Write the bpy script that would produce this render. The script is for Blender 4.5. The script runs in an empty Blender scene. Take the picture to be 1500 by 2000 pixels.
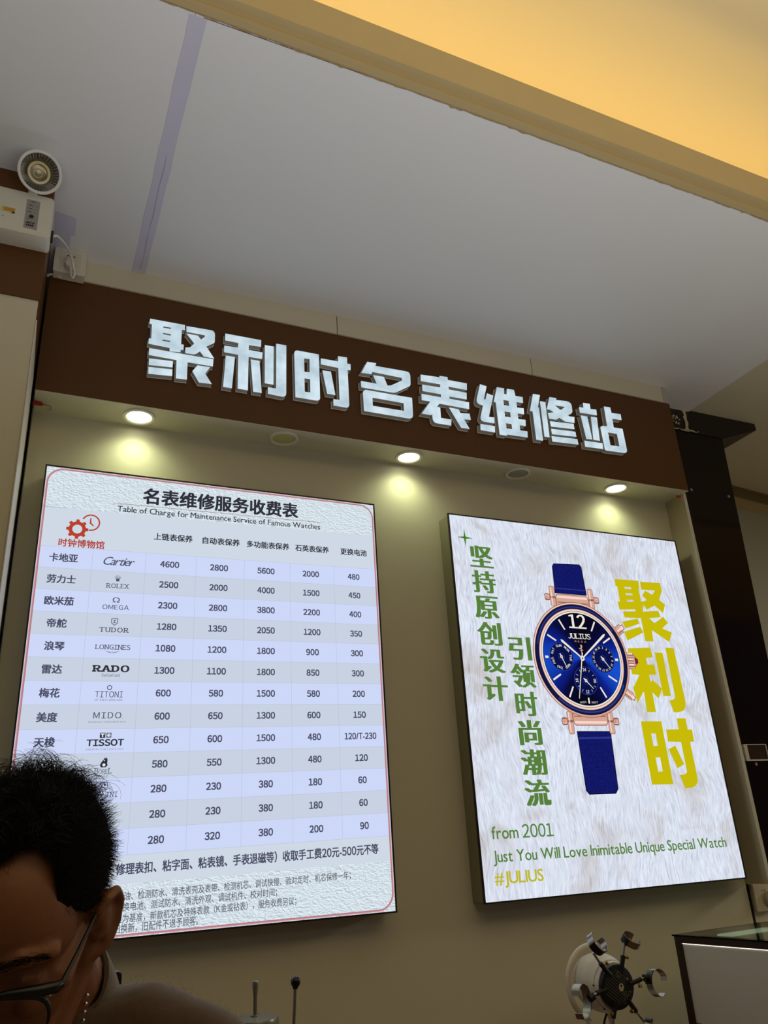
import bpy, bmesh, math, random
import numpy as np
from mathutils import Vector, Matrix

# ------------------------------------------------------------------ camera, world, lights, exposure
SC = bpy.context.scene
COL = SC.collection
PI = math.pi
random.seed(7)
rng = np.random.default_rng(7)

cam_data = bpy.data.cameras.new('camera')
cam = bpy.data.objects.new('camera', cam_data)
COL.objects.link(cam)
_r = Vector((0.913706, -0.402457, -0.056304))
_u = Vector((-0.108012, -0.374083, 0.921084))
_b = Vector((-0.391759, -0.835518, -0.385272))
cam.matrix_world = Matrix(((_r.x, _u.x, _b.x, 0), (_r.y, _u.y, _b.y, 0), (_r.z, _u.z, _b.z, 1.45), (0, 0, 0, 1)))
cam_data.sensor_fit = 'AUTO'
cam_data.sensor_width = 36
cam_data.lens = 1551.43 * 36 / 2000
cam_data.clip_start = 0.02
SC.camera = cam

SC.view_settings.view_transform = 'Standard'
SC.view_settings.look = 'None'
SC.view_settings.gamma = 1
SC.view_settings.exposure = 0.0
SC.view_settings.use_curve_mapping = False

world = bpy.data.worlds.new('world')
SC.world = world
world.use_nodes = True
_bg = world.node_tree.nodes['Background']
_bg.inputs[0].default_value = (1.0, 0.93, 0.84, 1)
_bg.inputs[1].default_value = 0.045


def area(name, loc, size, energy, color, rot=(0, 0, 0), size_y=None):
    d = bpy.data.lights.new(name, 'AREA')
    d.energy = energy
    d.color = color
    d.size = size
    if size_y:
        d.shape = 'RECTANGLE'
        d.size_y = size_y
    o = bpy.data.objects.new(name, d)
    o.location = loc
    o.rotation_euler = rot
    COL.objects.link(o)
    return o


area('fill_light_overhead', (1.2, -2.6, 3.05), 2.2, 7, (1.0, 0.93, 0.82), size_y=1.4)  # added unseen fill from above, behind the camera, for general brightness
area('fill_light_overhead', (7.6, 0.4, 3.05), 1.6, 135, (1.0, 0.9, 0.74), size_y=1.4)  # added unseen fill far right, lifts the area behind the dark column
# added fill behind the camera, shining upwards to brighten the white ceiling
_s = area('fill_light_upward', (0.9, -0.9, 0.92), 3.2, 58, (1.0, 0.99, 0.97), rot=(PI, 0, 0), size_y=0.8)
_s.data.spread = math.radians(128)


# ------------------------------------------------------------------ helpers: materials
def lin(c):
    out = []
    for v in c[:3]:
        v = v / 255.0
        out.append(v / 12.92 if v <= 0.04045 else ((v + 0.055) / 1.055) ** 2.4)
    return (*out, 1.0)


MATS = {}


def mat(name, rgb, rough=0.5, metal=0.0, noise=0.0, nscale=30, bump=0.0, bscale=200, coat=0.0, spec=0.5, trans=0.0, ior=1.45, alpha=None):
    """procedural principled material; noise = slight value variation, bump = fine grain"""
    if name in MATS:
        return MATS[name]
    m = bpy.data.materials.new(name)
    m.use_nodes = True
    nt = m.node_tree
    p = nt.nodes['Principled BSDF']
    c = lin(rgb)
    p.inputs['Base Color'].default_value = c
    p.inputs['Roughness'].default_value = rough
    p.inputs['Metallic'].default_value = metal
    p.inputs['Coat Weight'].default_value = coat
    p.inputs['Specular IOR Level'].default_value = spec
    p.inputs['Transmission Weight'].default_value = trans
    p.inputs['IOR'].default_value = ior
    tc = nt.nodes.new('ShaderNodeTexCoord')
    if noise > 0:
        n = nt.nodes.new('ShaderNodeTexNoise')
        n.inputs['Scale'].default_value = nscale
        n.inputs['Detail'].default_value = 4
        nt.links.new(tc.outputs['Object'], n.inputs['Vector'])
        mx = nt.nodes.new('ShaderNodeMix')
        mx.data_type = 'RGBA'
        nt.links.new(n.outputs['Fac'], mx.inputs[0])
        mx.inputs[6].default_value = tuple(x * (1 - noise) for x in c[:3]) + (1,)
        mx.inputs[7].default_value = tuple(min(1, x * (1 + noise)) for x in c[:3]) + (1,)
        nt.links.new(mx.outputs[2], p.inputs['Base Color'])
    if bump > 0:
        n = nt.nodes.new('ShaderNodeTexNoise')
        n.inputs['Scale'].default_value = bscale
        n.inputs['Detail'].default_value = 5
        nt.links.new(tc.outputs['Object'], n.inputs['Vector'])
        b = nt.nodes.new('ShaderNodeBump')
        b.inputs['Strength'].default_value = bump
        b.inputs['Distance'].default_value = 0.004
        nt.links.new(n.outputs['Fac'], b.inputs['Height'])
        nt.links.new(b.outputs[0], p.inputs['Normal'])
    MATS[name] = m
    return m


def glow(name, rgb, strength=1.0):
    """something that gives off light: a lamp, or ink on a backlit print"""
    if name in MATS:
        return MATS[name]
    m = bpy.data.materials.new(name)
    m.use_nodes = True
    nt = m.node_tree
    nt.nodes.clear()
    e = nt.nodes.new('ShaderNodeEmission')
    e.inputs[0].default_value = lin(rgb)
    e.inputs[1].default_value = strength
    o = nt.nodes.new('ShaderNodeOutputMaterial')
    nt.links.new(e.outputs[0], o.inputs[0])
    MATS[name] = m
    return m


# ------------------------------------------------------------------ helpers: objects
WLOC = {}


def tag(o, label, cat, group=None, kind=None):
    if label:
        o['label'] = label
    if cat:
        o['category'] = cat
    if group:
        o['group'] = group
    if kind:
        o['kind'] = kind
    return o


def thing(name, label, cat, loc, group=None):
    o = bpy.data.objects.new(name, None)
    o.empty_display_size = 0.05
    COL.objects.link(o)
    o.location = loc
    WLOC[o.name] = Vector(loc)
    return tag(o, label, cat, group)


def link_mesh(me, name, parent=None, origin=None):
    """mesh given in world coordinates -> object whose origin is `origin` (or its parent's)"""
    o = bpy.data.objects.new(name, me)
    COL.objects.link(o)
    pw = WLOC[parent.name] if parent else Vector((0, 0, 0))
    if origin is None:
        if parent:
            org = pw
        else:
            co = np.empty(len(me.vertices) * 3)
            me.vertices.foreach_get('co', co)
            co = co.reshape(-1, 3)
            mn, mxx = co.min(0), co.max(0)
            org = Vector(((mn[0] + mxx[0]) / 2, (mn[1] + mxx[1]) / 2, mn[2]))
    else:
        org = Vector(origin)
    me.transform(Matrix.Translation(-org))
    if parent:
        o.parent = parent
        o.location = org - pw
    else:
        o.location = org
    WLOC[o.name] = org.copy()
    return o


def frame_from(d):
    d = Vector(d).normalized()
    a = Vector((0, 0, 1)) if abs(d.z) < 0.9 else Vector((1, 0, 0))
    x = a.cross(d).normalized()
    return x, d.cross(x), d


class MB:
    """collects shapes (world coordinates) that become ONE mesh"""

    def __init__(s):
        s.v = []
        s.f = []
        s.mi = []
        s.cur = 0

    def m(s, i):
        s.cur = i
        return s

    def add(s, vs, fs):
        b = len(s.v)
        s.v += [tuple(v) for v in vs]
        s.f += [tuple(b + i for i in f) for f in fs]
        s.mi += [s.cur] * len(fs)
        return s

    def box(s, a, b, mtx=None):
        (x0, y0, z0), (x1, y1, z1) = a, b
        vs = [Vector(p) for p in ((x0, y0, z0), (x1, y0, z0), (x1, y1, z0), (x0, y1, z0), (x0, y0, z1), (x1, y0, z1), (x1, y1, z1), (x0, y1, z1))]
        if mtx:
            vs = [mtx @ v for v in vs]
        return s.add(vs, [(0, 3, 2, 1), (4, 5, 6, 7), (0, 1, 5, 4), (1, 2, 6, 5), (2, 3, 7, 6), (3, 0, 4, 7)])

    def hexa(s, vs):
        return s.add(vs, [(0, 3, 2, 1), (4, 5, 6, 7), (0, 1, 5, 4), (1, 2, 6, 5), (2, 3, 7, 6), (3, 0, 4, 7)])

    def tube(s, pts, r, n=10, caps=True):
        pts = [Vector(p) for p in pts]
        rs = r if isinstance(r, (list, tuple)) else [r] * len(pts)
        vs, fs = [], []
        px = None
        for i, p in enumerate(pts):
            d = (pts[min(i + 1, len(pts) - 1)] - pts[max(i - 1, 0)])
            x, y, d = frame_from(d)
            if px is not None:
                x = (px - d * px.dot(d)).normalized()
                y = d.cross(x)
            px = x
            for k in range(n):
                a = 2 * PI * k / n
                vs.append(p + (x * math.cos(a) + y * math.sin(a)) * rs[i])
        for i in range(len(pts) - 1):
            for k in range(n):
                a, b = i * n + k, i * n + (k + 1) % n
                fs.append((a, b, b + n, a + n))
        if caps:
            fs.append(tuple(reversed(range(n))))
            fs.append(tuple(range((len(pts) - 1) * n, len(pts) * n)))
        return s.add(vs, fs)

    def lathe(s, c, axis, prof, n=40, a0=0, a1=2 * PI):
        """prof = [(r, h)...] about `axis` through c"""
        x, y, d = frame_from(axis)
        c = Vector(c)
        full = abs(a1 - a0 - 2 * PI) < 1e-6
        m = n if full else n + 1
        vs, fs = [], []
        for (r, h) in prof:
            for k in range(m):
                a = a0 + (a1 - a0) * k / n
                vs.append(c + d * h + (x * math.cos(a) + y * math.sin(a)) * max(r, 1e-5))
        for i in range(len(prof) - 1):
            for k in range(n):
                a, b = i * m + k, i * m + (k + 1) % m
                fs.append((a, b, b + m, a + m))
        return s.add(vs, fs)

    def prism(s, pts, fn, d0, d1):
        """polygon pts (2D, ccw) swept between depths via fn(u, v, d) -> world"""
        n = len(pts)
        vs = [fn(u, v, d0) for u, v in pts] + [fn(u, v, d1) for u, v in pts]
        fs = [tuple(range(n)), tuple(reversed(range(n, 2 * n)))]
        fs += [(i, i + n, (i + 1) % n + n, (i + 1) % n) for i in range(n)]
        return s.add(vs, fs)

    def ball(s, c, r, n=16, sc=(1, 1, 1)):
        vs, fs = [], []
        m = n // 2
        for i in range(m + 1):
            t = PI * i / m
            for k in range(n):
                a = 2 * PI * k / n
                vs.append((c[0] + r * sc[0] * math.sin(t) * math.cos(a), c[1] + r * sc[1] * math.sin(t) * math.sin(a), c[2] + r * sc[2] * math.cos(t)))
        for i in range(m):
            for k in range(n):
                a, b = i * n + k, i * n + (k + 1) % n
                fs.append((a, a + n, b + n, b))
        return s.add(vs, fs)

    def build(s, name, mats, parent=None, label=None, origin=None, smooth=None, bevel=0.0, clean=True):
        me = bpy.data.meshes.new(name)
        me.from_pydata(s.v, [], s.f)
        for m_ in (mats if isinstance(mats, (list, tuple)) else [mats]):
            me.materials.append(m_)
        me.polygons.foreach_set('material_index', s.mi)
        if clean:
            bm = bmesh.new()
            bm.from_mesh(me)
            bmesh.ops.remove_doubles(bm, verts=bm.verts, dist=1e-6)
            if bevel:
                es = [e for e in bm.edges if len(e.link_faces) == 2 and e.calc_face_angle(0) > 0.6]
                bmesh.ops.bevel(bm, geom=es, offset=bevel, segments=2, profile=0.6, affect='EDGES', clamp_overlap=True)
            bmesh.ops.recalc_face_normals(bm, faces=bm.faces)
            bm.to_mesh(me)
            bm.free()
        o = link_mesh(me, name, parent, origin)
        if label:
            o['label'] = label
        if smooth is not None:
            shade(me, smooth)
        return o


def shade(me, angle):
    me.polygons.foreach_set('use_smooth', [True] * len(me.polygons))
    try:
        me.set_sharp_from_angle(angle=math.radians(angle))
    except Exception:
        pass


def struct(name, mb, m_, label, cat, **k):
    return tag(mb.build(name, m_, None, **k), label, cat, kind='structure')


def rrect(x0, y0, x1, y1, r, n=6):
    """rounded rectangle, counter-clockwise"""
    out = []
    for cx, cy, a in ((x1 - r, y1 - r, 0), (x0 + r, y1 - r, PI / 2), (x0 + r, y0 + r, PI), (x1 - r, y0 + r, 1.5 * PI)):
        for k in range(n + 1):
            t = a + PI / 2 * k / n
            out.append((cx + r * math.cos(t), cy + r * math.sin(t)))
    return out


def curve_shape(polys, extrude=0.0, offset=0.0, bevel=0.0):
    """polygons with holes -> (verts, faces), filled by a 2D curve"""
    cu = bpy.data.curves.new('tmp', 'CURVE')
    cu.dimensions = '2D'
    cu.fill_mode = 'BOTH'
    cu.extrude = extrude
    cu.offset = offset
    cu.bevel_depth = bevel
    for p in polys:
        sp = cu.splines.new('POLY')
        sp.points.add(len(p) - 1)
        for q, (x, y) in zip(sp.points, p):
            q.co = (x, y, 0, 1)
        sp.use_cyclic_u = True
    o = bpy.data.objects.new('tmp', cu)
    COL.objects.link(o)
    dg = bpy.context.evaluated_depsgraph_get()
    me = bpy.data.meshes.new_from_object(o.evaluated_get(dg))
    vs = [tuple(v.co) for v in me.vertices]
    fs = [tuple(p.vertices) for p in me.polygons]
    bpy.data.objects.remove(o)
    bpy.data.curves.remove(cu)
    bpy.data.meshes.remove(me)
    return vs, fs


GLYPH = {}


def glyph(ch):
    if ch in GLYPH:
        return GLYPH[ch]
    cu = bpy.data.curves.new('tmp', 'FONT')
    cu.body = ch
    cu.resolution_u = 3
    cu.size = 1
    o = bpy.data.objects.new('tmp', cu)
    COL.objects.link(o)
    dg = bpy.context.evaluated_depsgraph_get()
    me = bpy.data.meshes.new_from_object(o.evaluated_get(dg))
    vs = np.array([(v.co.x, v.co.y) for v in me.vertices]).reshape(-1, 2)
    fs = [tuple(p.vertices) for p in me.polygons]
    bpy.data.objects.remove(o)
    bpy.data.curves.remove(cu)
    bpy.data.meshes.remove(me)
    GLYPH[ch] = (vs, fs)
    return GLYPH[ch]


SLABS = {'R': ('b0', 'b1', 't0'), 'O': (), 'L': ('b0', 't0', 'B'), 'E': ('b0', 't0', 'B', 'T'), 'X': ('b0', 'b1', 't0', 't1'), 'T': ('bm', 'T'), 'U': ('t0', 't1'),
         'D': ('b0', 't0'), 'N': ('b0', 't0', 't1'), 'G': (), 'I': ('bm', 'tm'), 'S': (), 'B': ('b0', 't0'), 'J': ('t1',), 'A': ('b0', 'b1')}


def text(s, wide=True, gap=0.10, serif=0.0, vertical=0.0, space=0.26):
    """string -> (verts Nx2, faces).  wide: Latin in the same face as the Chinese"""
    V, Fc = [], []
    x = 0.0
    n = 0
    for k, ch in enumerate(s):
        if ch == ' ':
            x += space
            continue
        latin = 33 <= ord(ch) < 127
        g = chr(ord(ch) + 0xFEE0) if (latin and (ch.isdigit() if wide == 'digits' else wide) and ch not in '-/') else ch
        vs, fs = glyph(g)
        if not len(vs):
            x += space
            continue
        mn, mx = vs.min(0), vs.max(0)
        if vertical:
            w = vs - np.array([(mn[0] + mx[0]) / 2, 0]) - np.array([0, vertical * k])
        elif latin:
            w = vs - np.array([mn[0], 0]) + np.array([x + gap / 2, 0])
            wd = mx[0] - mn[0]
            if serif and ch in SLABS:
                h = mx[1]
                for sl in SLABS[ch]:
                    if sl in 'BT':
                        yy = 0.0 if sl == 'B' else h
                        sx = [wd] if sl == 'B' or ch == 'E' else [0.0, wd]
                        for q in sx:
                            b = len(w) + n
                            dy = 0.16 * (1 if sl == 'B' else -1)
                            V.append(np.array([[x + gap / 2 + q - 0.03, yy], [x + gap / 2 + q + 0.02, yy], [x + gap / 2 + q + 0.02, yy + dy], [x + gap / 2 + q - 0.02, yy + dy]]))
                            Fc.append((n, n + 1, n + 2, n + 3))
                            n += 4
                        continue
                    cx = {'0': 0.05, 'm': wd / 2, '1': wd - 0.05}[sl[1]]
                    yy = -0.0 if sl[0] == 'b' else h - serif
                    V.append(np.array([[x + gap / 2 + cx - 0.13, yy], [x + gap / 2 + cx + 0.13, yy], [x + gap / 2 + cx + 0.13, yy + serif], [x + gap / 2 + cx - 0.13, yy + serif]]))
                    Fc.append((n, n + 1, n + 2, n + 3))
                    n += 4
            x += wd + gap
        else:
            w = vs + np.array([x, 0])
            x += 1.0
        V.append(w)
        Fc += [tuple(n + i for i in f) for f in fs]
        n += len(w)
    return np.concatenate(V), Fc


class Print:
    """ink on a flat panel: (u right, v down, layer) -> world; every call adds to ONE mesh"""

    def __init__(s, ox, oz, y, shear=0.0, u0=0.5):
        s.ox, s.oz, s.y, s.sh, s.u0 = ox, oz, y, shear, u0
        s.mb = MB()
        s.lay = 1

    def w(s, u, v, lay=None):
        return (s.ox + u, s.y - 0.00006 * (s.lay if lay is None else lay), s.oz - v - s.sh * (u - s.u0))

    def poly(s, pts, mi=0):
        s.mb.m(mi).add([s.w(u, v) for u, v in pts], [tuple(range(len(pts)))])

    def rect(s, u0, v0, u1, v1, mi=0):
        s.poly([(u0, v0), (u1, v0), (u1, v1), (u0, v1)], mi)

    def disc(s, c, r, mi=0, n=48):
        s.poly([(c[0] + r * math.cos(2 * PI * k / n), c[1] + r * math.sin(2 * PI * k / n)) for k in range(n)], mi)

    def ring(s, c, r0, r1, mi=0, a0=0.0, a1=2 * PI, n=64):
        vs, fs = [], []
        for k in range(n + 1):
            a = a0 + (a1 - a0) * k / n
            vs += [s.w(c[0] + r0 * math.cos(a), c[1] + r0 * math.sin(a)), s.w(c[0] + r1 * math.cos(a), c[1] + r1 * math.sin(a))]
        for k in range(n):
            fs.append((2 * k, 2 * k + 1, 2 * k + 3, 2 * k + 2))
        s.mb.m(mi).add(vs, fs)

    def stroke(s, p, q, w0, w1=None, mi=0):
        w1 = w0 if w1 is None else w1
        d = Vector((q[0] - p[0], q[1] - p[1]))
        n = Vector((-d.y, d.x)).normalized()
        s.poly([(p[0] + n.x * w0 / 2, p[1] + n.y * w0 / 2), (q[0] + n.x * w1 / 2, q[1] + n.y * w1 / 2), (q[0] - n.x * w1 / 2, q[1] - n.y * w1 / 2), (p[0] - n.x * w0 / 2, p[1] - n.y * w0 / 2)], mi)

    def text(s, st, u0, v0, u1, v1, mi=0, bold=(0, 0), italic=0.0, fit=True, rot=0.0, **k):
        """text fitted to the box; bold = extra half-thickness (em) in x and y"""
        V, Fc = text(st, **k)
        if italic:
            V = V.copy()
            V[:, 0] += italic * V[:, 1]
        mn, mx = V.min(0), V.max(0)
        sy = (v1 - v0) / (mx[1] - mn[1])
        sx = (u1 - u0) / (mx[0] - mn[0]) if fit else sy * (fit or 1)
        off = [(0, 0)]
        if bold[0] or bold[1]:
            off = [(a * bold[0], b * bold[1]) for a in (-1, 0, 1) for b in (-1, 0, 1)] if bold[1] else [(a * bold[0], 0) for a in (-1, -.75, -.5, -.25, 0, .25, .5, .75, 1)]
        cu, cv = (u0 + u1) / 2, (v0 + v1) / 2
        for (dx, dy) in off:
            P = np.empty_like(V)
            P[:, 0] = u0 + (V[:, 0] + dx - mn[0]) * sx if fit else cu + (V[:, 0] + dx - (mn[0] + mx[0]) / 2) * sx
            P[:, 1] = v1 - (V[:, 1] + dy - mn[1]) * sy
            if rot:
                a = P[:, 0] - cu
                b = P[:, 1] - cv
                P[:, 0] = cu + a * math.cos(rot) - b * math.sin(rot)
                P[:, 1] = cv + a * math.sin(rot) + b * math.cos(rot)
            s.mb.m(mi).add([s.w(u, v) for u, v in P], Fc)

    def build(s, name, mats, parent, label=None, origin=None):
        if not s.mb.v:
            return None
        o = s.mb.build(name, mats, parent, origin=origin, clean=False)
        if label:
            o['label'] = label
        return o
# ------------------------------------------------------------------ traced outlines of the painted and built characters (0.1 mm)
SIGN = [('聚',[[(2354,2989),(3411,3008),(3412,2817),(3321,2810),(3321,2271),(3403,2275),(3398,2075),(3317,2072),(3312,1977),(2987,1942),(2984,2061),(2351,2074),(2355,2267),(2424,2276),(2416,2799),(2343,2804)],[(2760,2802),(2996,2809),(2992,2759),(2757,2752)],[(2760,2564),(2995,2566),(2991,2512),(2756,2514)],[(2754,2318),(2990,2324),(2986,2274),(2750,2272)],[(3453,2980),(4212,3006),(4287,2997),(4330,2956),(4352,2883),(4353,2594),(4331,2546),(4095,2363),(4353,1976),(4027,1977),(3902,2141),(3786,2022),(3717,1988),(3458,1980),(3456,2182),(3599,2225),(3719,2392),(3464,2702),(3819,2709),(3922,2583),(4043,2726),(4035,2771),(3468,2765)],[(2383,1922),(4328,1941),(4319,1676),(3542,1667),(3544,1044),(3215,1025),(3208,1673),(2385,1677)],[(2398,1560),(3100,1609),(3101,1386),(2405,1326)],[(2399,1260),(3101,1317),(3103,1078),(2407,1021)],[(3696,1378),(3843,1620),(4234,1632),(4090,1372),(4302,1039),(3907,1019)]]),('利',[[(4680,2988),(5853,3004),(5847,2745),(5445,2725),(5440,2541),(5895,2544),(5882,2288),(5442,2278),(5432,1036),(5106,1036),(5104,2281),(4652,2281),(4657,2528),(5090,2548),(5104,2726),(4682,2727)],[(4713,2168),(5004,2174),(4926,1012),(4651,1009)],[(5510,2196),(5801,2201),(5876,1025),(5602,1021)],[(5972,2845),(6271,2853),(6260,1406),(5972,1401)],[(6358,2984),(6699,2997),(6679,1153),(6658,1081),(6620,1040),(6552,1016),(6072,1037),(6079,1275),(6344,1278)]]),('时',[[(7074,2881),(7825,2889),(7827,1200),(7804,1142),(7761,1107),(7690,1090),(6986,1087),(6967,2749),(6989,2826),(7021,2861)],[(7304,2619),(7496,2637),(7488,2119),(7308,2109)],[(7304,1854),(7497,1862),(7497,1357),(7305,1351)],[(7894,2751),(8507,2762),(8511,2974),(8838,2992),(8835,2751),(8958,2748),(8948,2510),(8840,2495),(8843,1158),(8825,1081),(8794,1040),(8739,1019),(8283,1016),(8287,1256),(8507,1271),(8505,2506),(7887,2516)],[(7935,2291),(8235,2309),(8365,1427),(8078,1422)]]),('名',[[(9580,2979),(9917,2994),(9880,2878),(11044,2901),(11130,2889),(11182,2841),(11203,2749),(11184,2391),(11151,2322),(10593,1955),(10487,1926),(9311,1911),(9304,2158),(9889,2166),(9774,2485),(10176,2498),(10291,2173),(10416,2197),(10864,2493),(10864,2596),(9754,2608),(9706,2504),(9339,2490)],[(9457,1839),(11202,1859),(11183,1168),(11157,1083),(11107,1039),(11020,1011),(9366,1008),(9357,1708),(9387,1786)],[(9698,1582),(10861,1584),(10858,1278),(9695,1268)]]),('表',[[(11618,2886),(12374,2930),(12376,2986),(12701,3004),(12700,2885),(13483,2893),(13451,2608),(12701,2608),(12700,2491),(13428,2492),(13400,2211),(12696,2198),(12694,2107),(13487,2106),(13459,1820),(12261,1827),(12153,1682),(12281,1670),(12270,1260),(12688,1263),(12649,1016),(12081,1013),(12020,1027),(11975,1065),(11946,1123),(11936,1209),(11936,1367),(11899,1300),(11528,1297),(11906,1847),(11573,1838),(11581,2093),(12357,2104),(12358,2224),(11633,2218),(11644,2480),(12359,2504),(12372,2635),(11596,2615)],[(12633,1742),(13014,1739),(13078,1600),(13453,1638),(13479,1391),(13206,1361),(13390,1008),(13043,1002)]]),('维',[[(14041,2974),(14314,2938),(14131,2356),(14199,2361),(14296,2641),(14553,2589),(14253,1653),(14477,1667),(14453,1415),(14009,1411),(13932,1441),(13898,1493),(13898,1580),(14061,2084),(13891,2111),(13830,2159),(13815,2252),(13831,2329)],[(13857,1294),(14457,1307),(14435,1044),(13837,1040)],[(14756,2987),(15075,3000),(15031,2756),(15150,2760),(15191,3004),(15503,3019),(15533,2765),(15851,2775),(15828,2516),(15538,2500),(15533,2273),(15826,2288),(15808,2029),(15524,2020),(15521,1785),(15832,1802),(15805,1537),(15542,1529),(15531,1318),(15846,1323),(15820,1069),(14944,1045),(14919,994),(14620,988),(14624,2318),(14543,2333)],[(14968,2487),(15199,2493),(15195,2274),(14966,2270)],[(14953,1999),(15201,2007),(15198,1795),(14951,1788)],[(14951,1509),(15190,1517),(15187,1304),(14949,1300)]]),('修',[[(16344,3013),(16658,3016),(16481,2454),(16524,2448),(16484,1043),(16189,1036),(16210,2229),(16091,2232)],[(16615,2744),(16856,2750),(16806,1238),(16579,1228)],[(17089,3012),(17411,3026),(17377,2941),(17865,2978),(17978,2967),(18056,2912),(18087,2827),(18069,2554),(18001,2452),(17813,2357),(17901,2316),(18124,2330),(18074,2055),(17646,2051),(17404,2168),(17236,2057),(16920,2048),(16897,2289),(17175,2357),(17040,2439),(16881,2446)],[(17274,2685),(17753,2705),(17543,2541),(17486,2538)],[(16931,1938),(18028,2011),(18032,1782),(16950,1714)],[(16934,1621),(18051,1680),(18057,1460),(16940,1391)],[(16901,1305),(18082,1370),(18096,1139),(16907,1077)]]),('站',[[(18658,3053),(18985,3066),(18981,2838),(19260,2860),(19237,2600),(18425,2575),(18424,2817),(18640,2831)],[(18435,2457),(18752,2460),(18802,1469),(18515,1451)],[(18924,2483),(19217,2498),(19154,1473),(18850,1459)],[(18402,1359),(19261,1384),(19249,1129),(18398,1097)],[(19669,3075),(19985,3092),(19995,2845),(20452,2864),(20440,2599),(19979,2578),(19967,2192),(20402,2200),(20416,1246),(20382,1181),(20332,1137),(20248,1117),(19396,1088),(19324,1119),(19300,2068),(19327,2123),(19418,2167),(19648,2189)],[(19631,1915),(20069,1919),(20076,1372),(19638,1356)]])]
GOLD = [('聚',[[(6735,-1799),(7843,-1784),(7830,-2052),(7787,-2074),(7794,-2601),(8080,-2512),(7889,-2355),(8076,-2145),(8403,-2293),(8537,-2111),(7905,-2118),(7911,-1813),(8877,-1792),(8891,-2099),(8664,-2465),(8918,-2627),(8735,-2971),(8396,-2700),(7984,-2882),(7868,-2695),(7803,-2880),(7794,-2970),(8527,-2892),(8581,-3135),(8021,-3196),(8233,-3376),(8702,-3105),(8879,-3333),(8542,-3556),(8972,-3688),(8763,-4054),(8041,-3646),(8020,-4067),(7641,-4074),(7636,-3218),(6892,-3240),(6855,-3015),(7455,-2978),(7450,-2902),(6728,-2959),(6689,-2664),(6802,-2656),(6808,-2073),(6725,-2069)],[(7128,-2070),(7440,-2060),(7448,-2138),(7136,-2147)],[(7133,-2309),(7443,-2300),(7449,-2372),(7138,-2384)],[(7132,-2557),(7442,-2547),(7446,-2624),(7134,-2645)],[(6741,-3400),(7456,-3251),(7532,-3427),(6841,-3644)],[(6743,-3769),(7529,-3546),(7622,-3755),(6830,-4084)]]),('利',[[(6775,-4362),(7804,-4295),(7847,-4645),(7530,-4685),(7530,-4920),(7855,-4903),(7861,-5263),(7528,-5284),(7538,-5555),(7639,-5456),(8004,-5753),(7766,-6100),(7535,-5891),(7531,-6571),(7137,-6574),(7153,-5888),(7118,-5899),(6795,-6272),(6709,-5759),(7094,-5296),(6763,-5279)],[(7975,-4462),(8342,-4470),(8346,-6009),(7995,-6015)],[(8516,-4266),(8911,-4267),(8967,-6102),(8953,-6253),(8916,-6372),(8839,-6480),(8696,-6539),(8520,-6568),(8336,-6576),(8224,-6167),(8406,-6137),(8497,-6088),(8525,-6023)]]),('时',[[(6789,-6887),(7690,-6882),(7701,-8949),(6788,-8942)],[(7145,-7295),(7337,-7289),(7338,-7701),(7147,-7705)],[(7147,-8077),(7345,-8072),(7348,-8534),(7154,-8536)],[(8410,-6780),(8820,-6777),(8802,-7157),(9008,-7166),(8997,-7574),(8808,-7573),(8823,-8776),(8799,-8873),(8750,-8952),(8656,-9029),(8484,-9077),(8196,-9096),(8062,-8663),(8285,-8641),(8382,-8598),(8412,-8528),(8389,-7577),(7823,-7565),(7833,-7158),(8401,-7152)],[(7780,-7816),(8110,-7697),(8348,-8313),(8017,-8444)]])]
# ------------------------------------------------------------------ the setting
CREAM = mat('cream_paint', (212, 207, 186), 0.55, noise=0.04, nscale=6, bump=0.05, bscale=300)
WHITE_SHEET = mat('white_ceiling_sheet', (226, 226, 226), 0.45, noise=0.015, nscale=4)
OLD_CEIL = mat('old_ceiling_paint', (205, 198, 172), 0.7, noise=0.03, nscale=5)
BROWN = mat('brown_laminate', (95, 60, 25), 0.42, noise=0.05, nscale=25, bump=0.03, bscale=700, spec=.3)
DARKBROWN = mat('dark_brown_laminate', (40, 24, 16), 0.3, noise=0.06, nscale=20)
DARKGLASS = mat('dark_brown_glass', (24, 10, 6), 0.09, spec=.32)
TRIMWHITE = mat('off_white_plastic', (226, 222, 208), 0.4)
PANELGREY = mat('greige_panel', (186, 174, 146), 0.5, noise=0.03, nscale=9)
BLACK = mat('black_plastic', (20, 19, 20), 0.35)
GAP = mat('slot_shade_black', (12, 11, 10), 0.8)

ZC = 3.152           # height of the white sheet ceiling
ROT = 0.0125         # the recess runs very slightly askew


def cy(y, x):
    return y + ROT * (x - 0.64)


def extrude_x(mb, prof, x0, x1, skew=True):
    """closed (y, z) profile swept along x"""
    n = len(prof)
    vs = [(x0, cy(y, x0) if skew else y, z) for y, z in prof] + [(x1, cy(y, x1) if skew else y, z) for y, z in prof]
    fs = [tuple(range(n)), tuple(reversed(range(n, 2 * n)))] + [(i, i + n, (i + 1) % n + n, (i + 1) % n) for i in range(n)]
    return mb.add(vs, fs)


struct('floor', MB().box((-4, -6, -0.1), (8, 4.2, 0)), mat('floor_tile', (150, 138, 120), 0.25, noise=0.06, nscale=3), 'pale polished store floor', 'floor')
# main wall between the two side posts
struct('wall_back', MB().box((-0.060, 2.25, 0), (2.333, 2.5, 3.17)), CREAM, 'cream painted wall behind the two backlit boards', 'wall')
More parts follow.
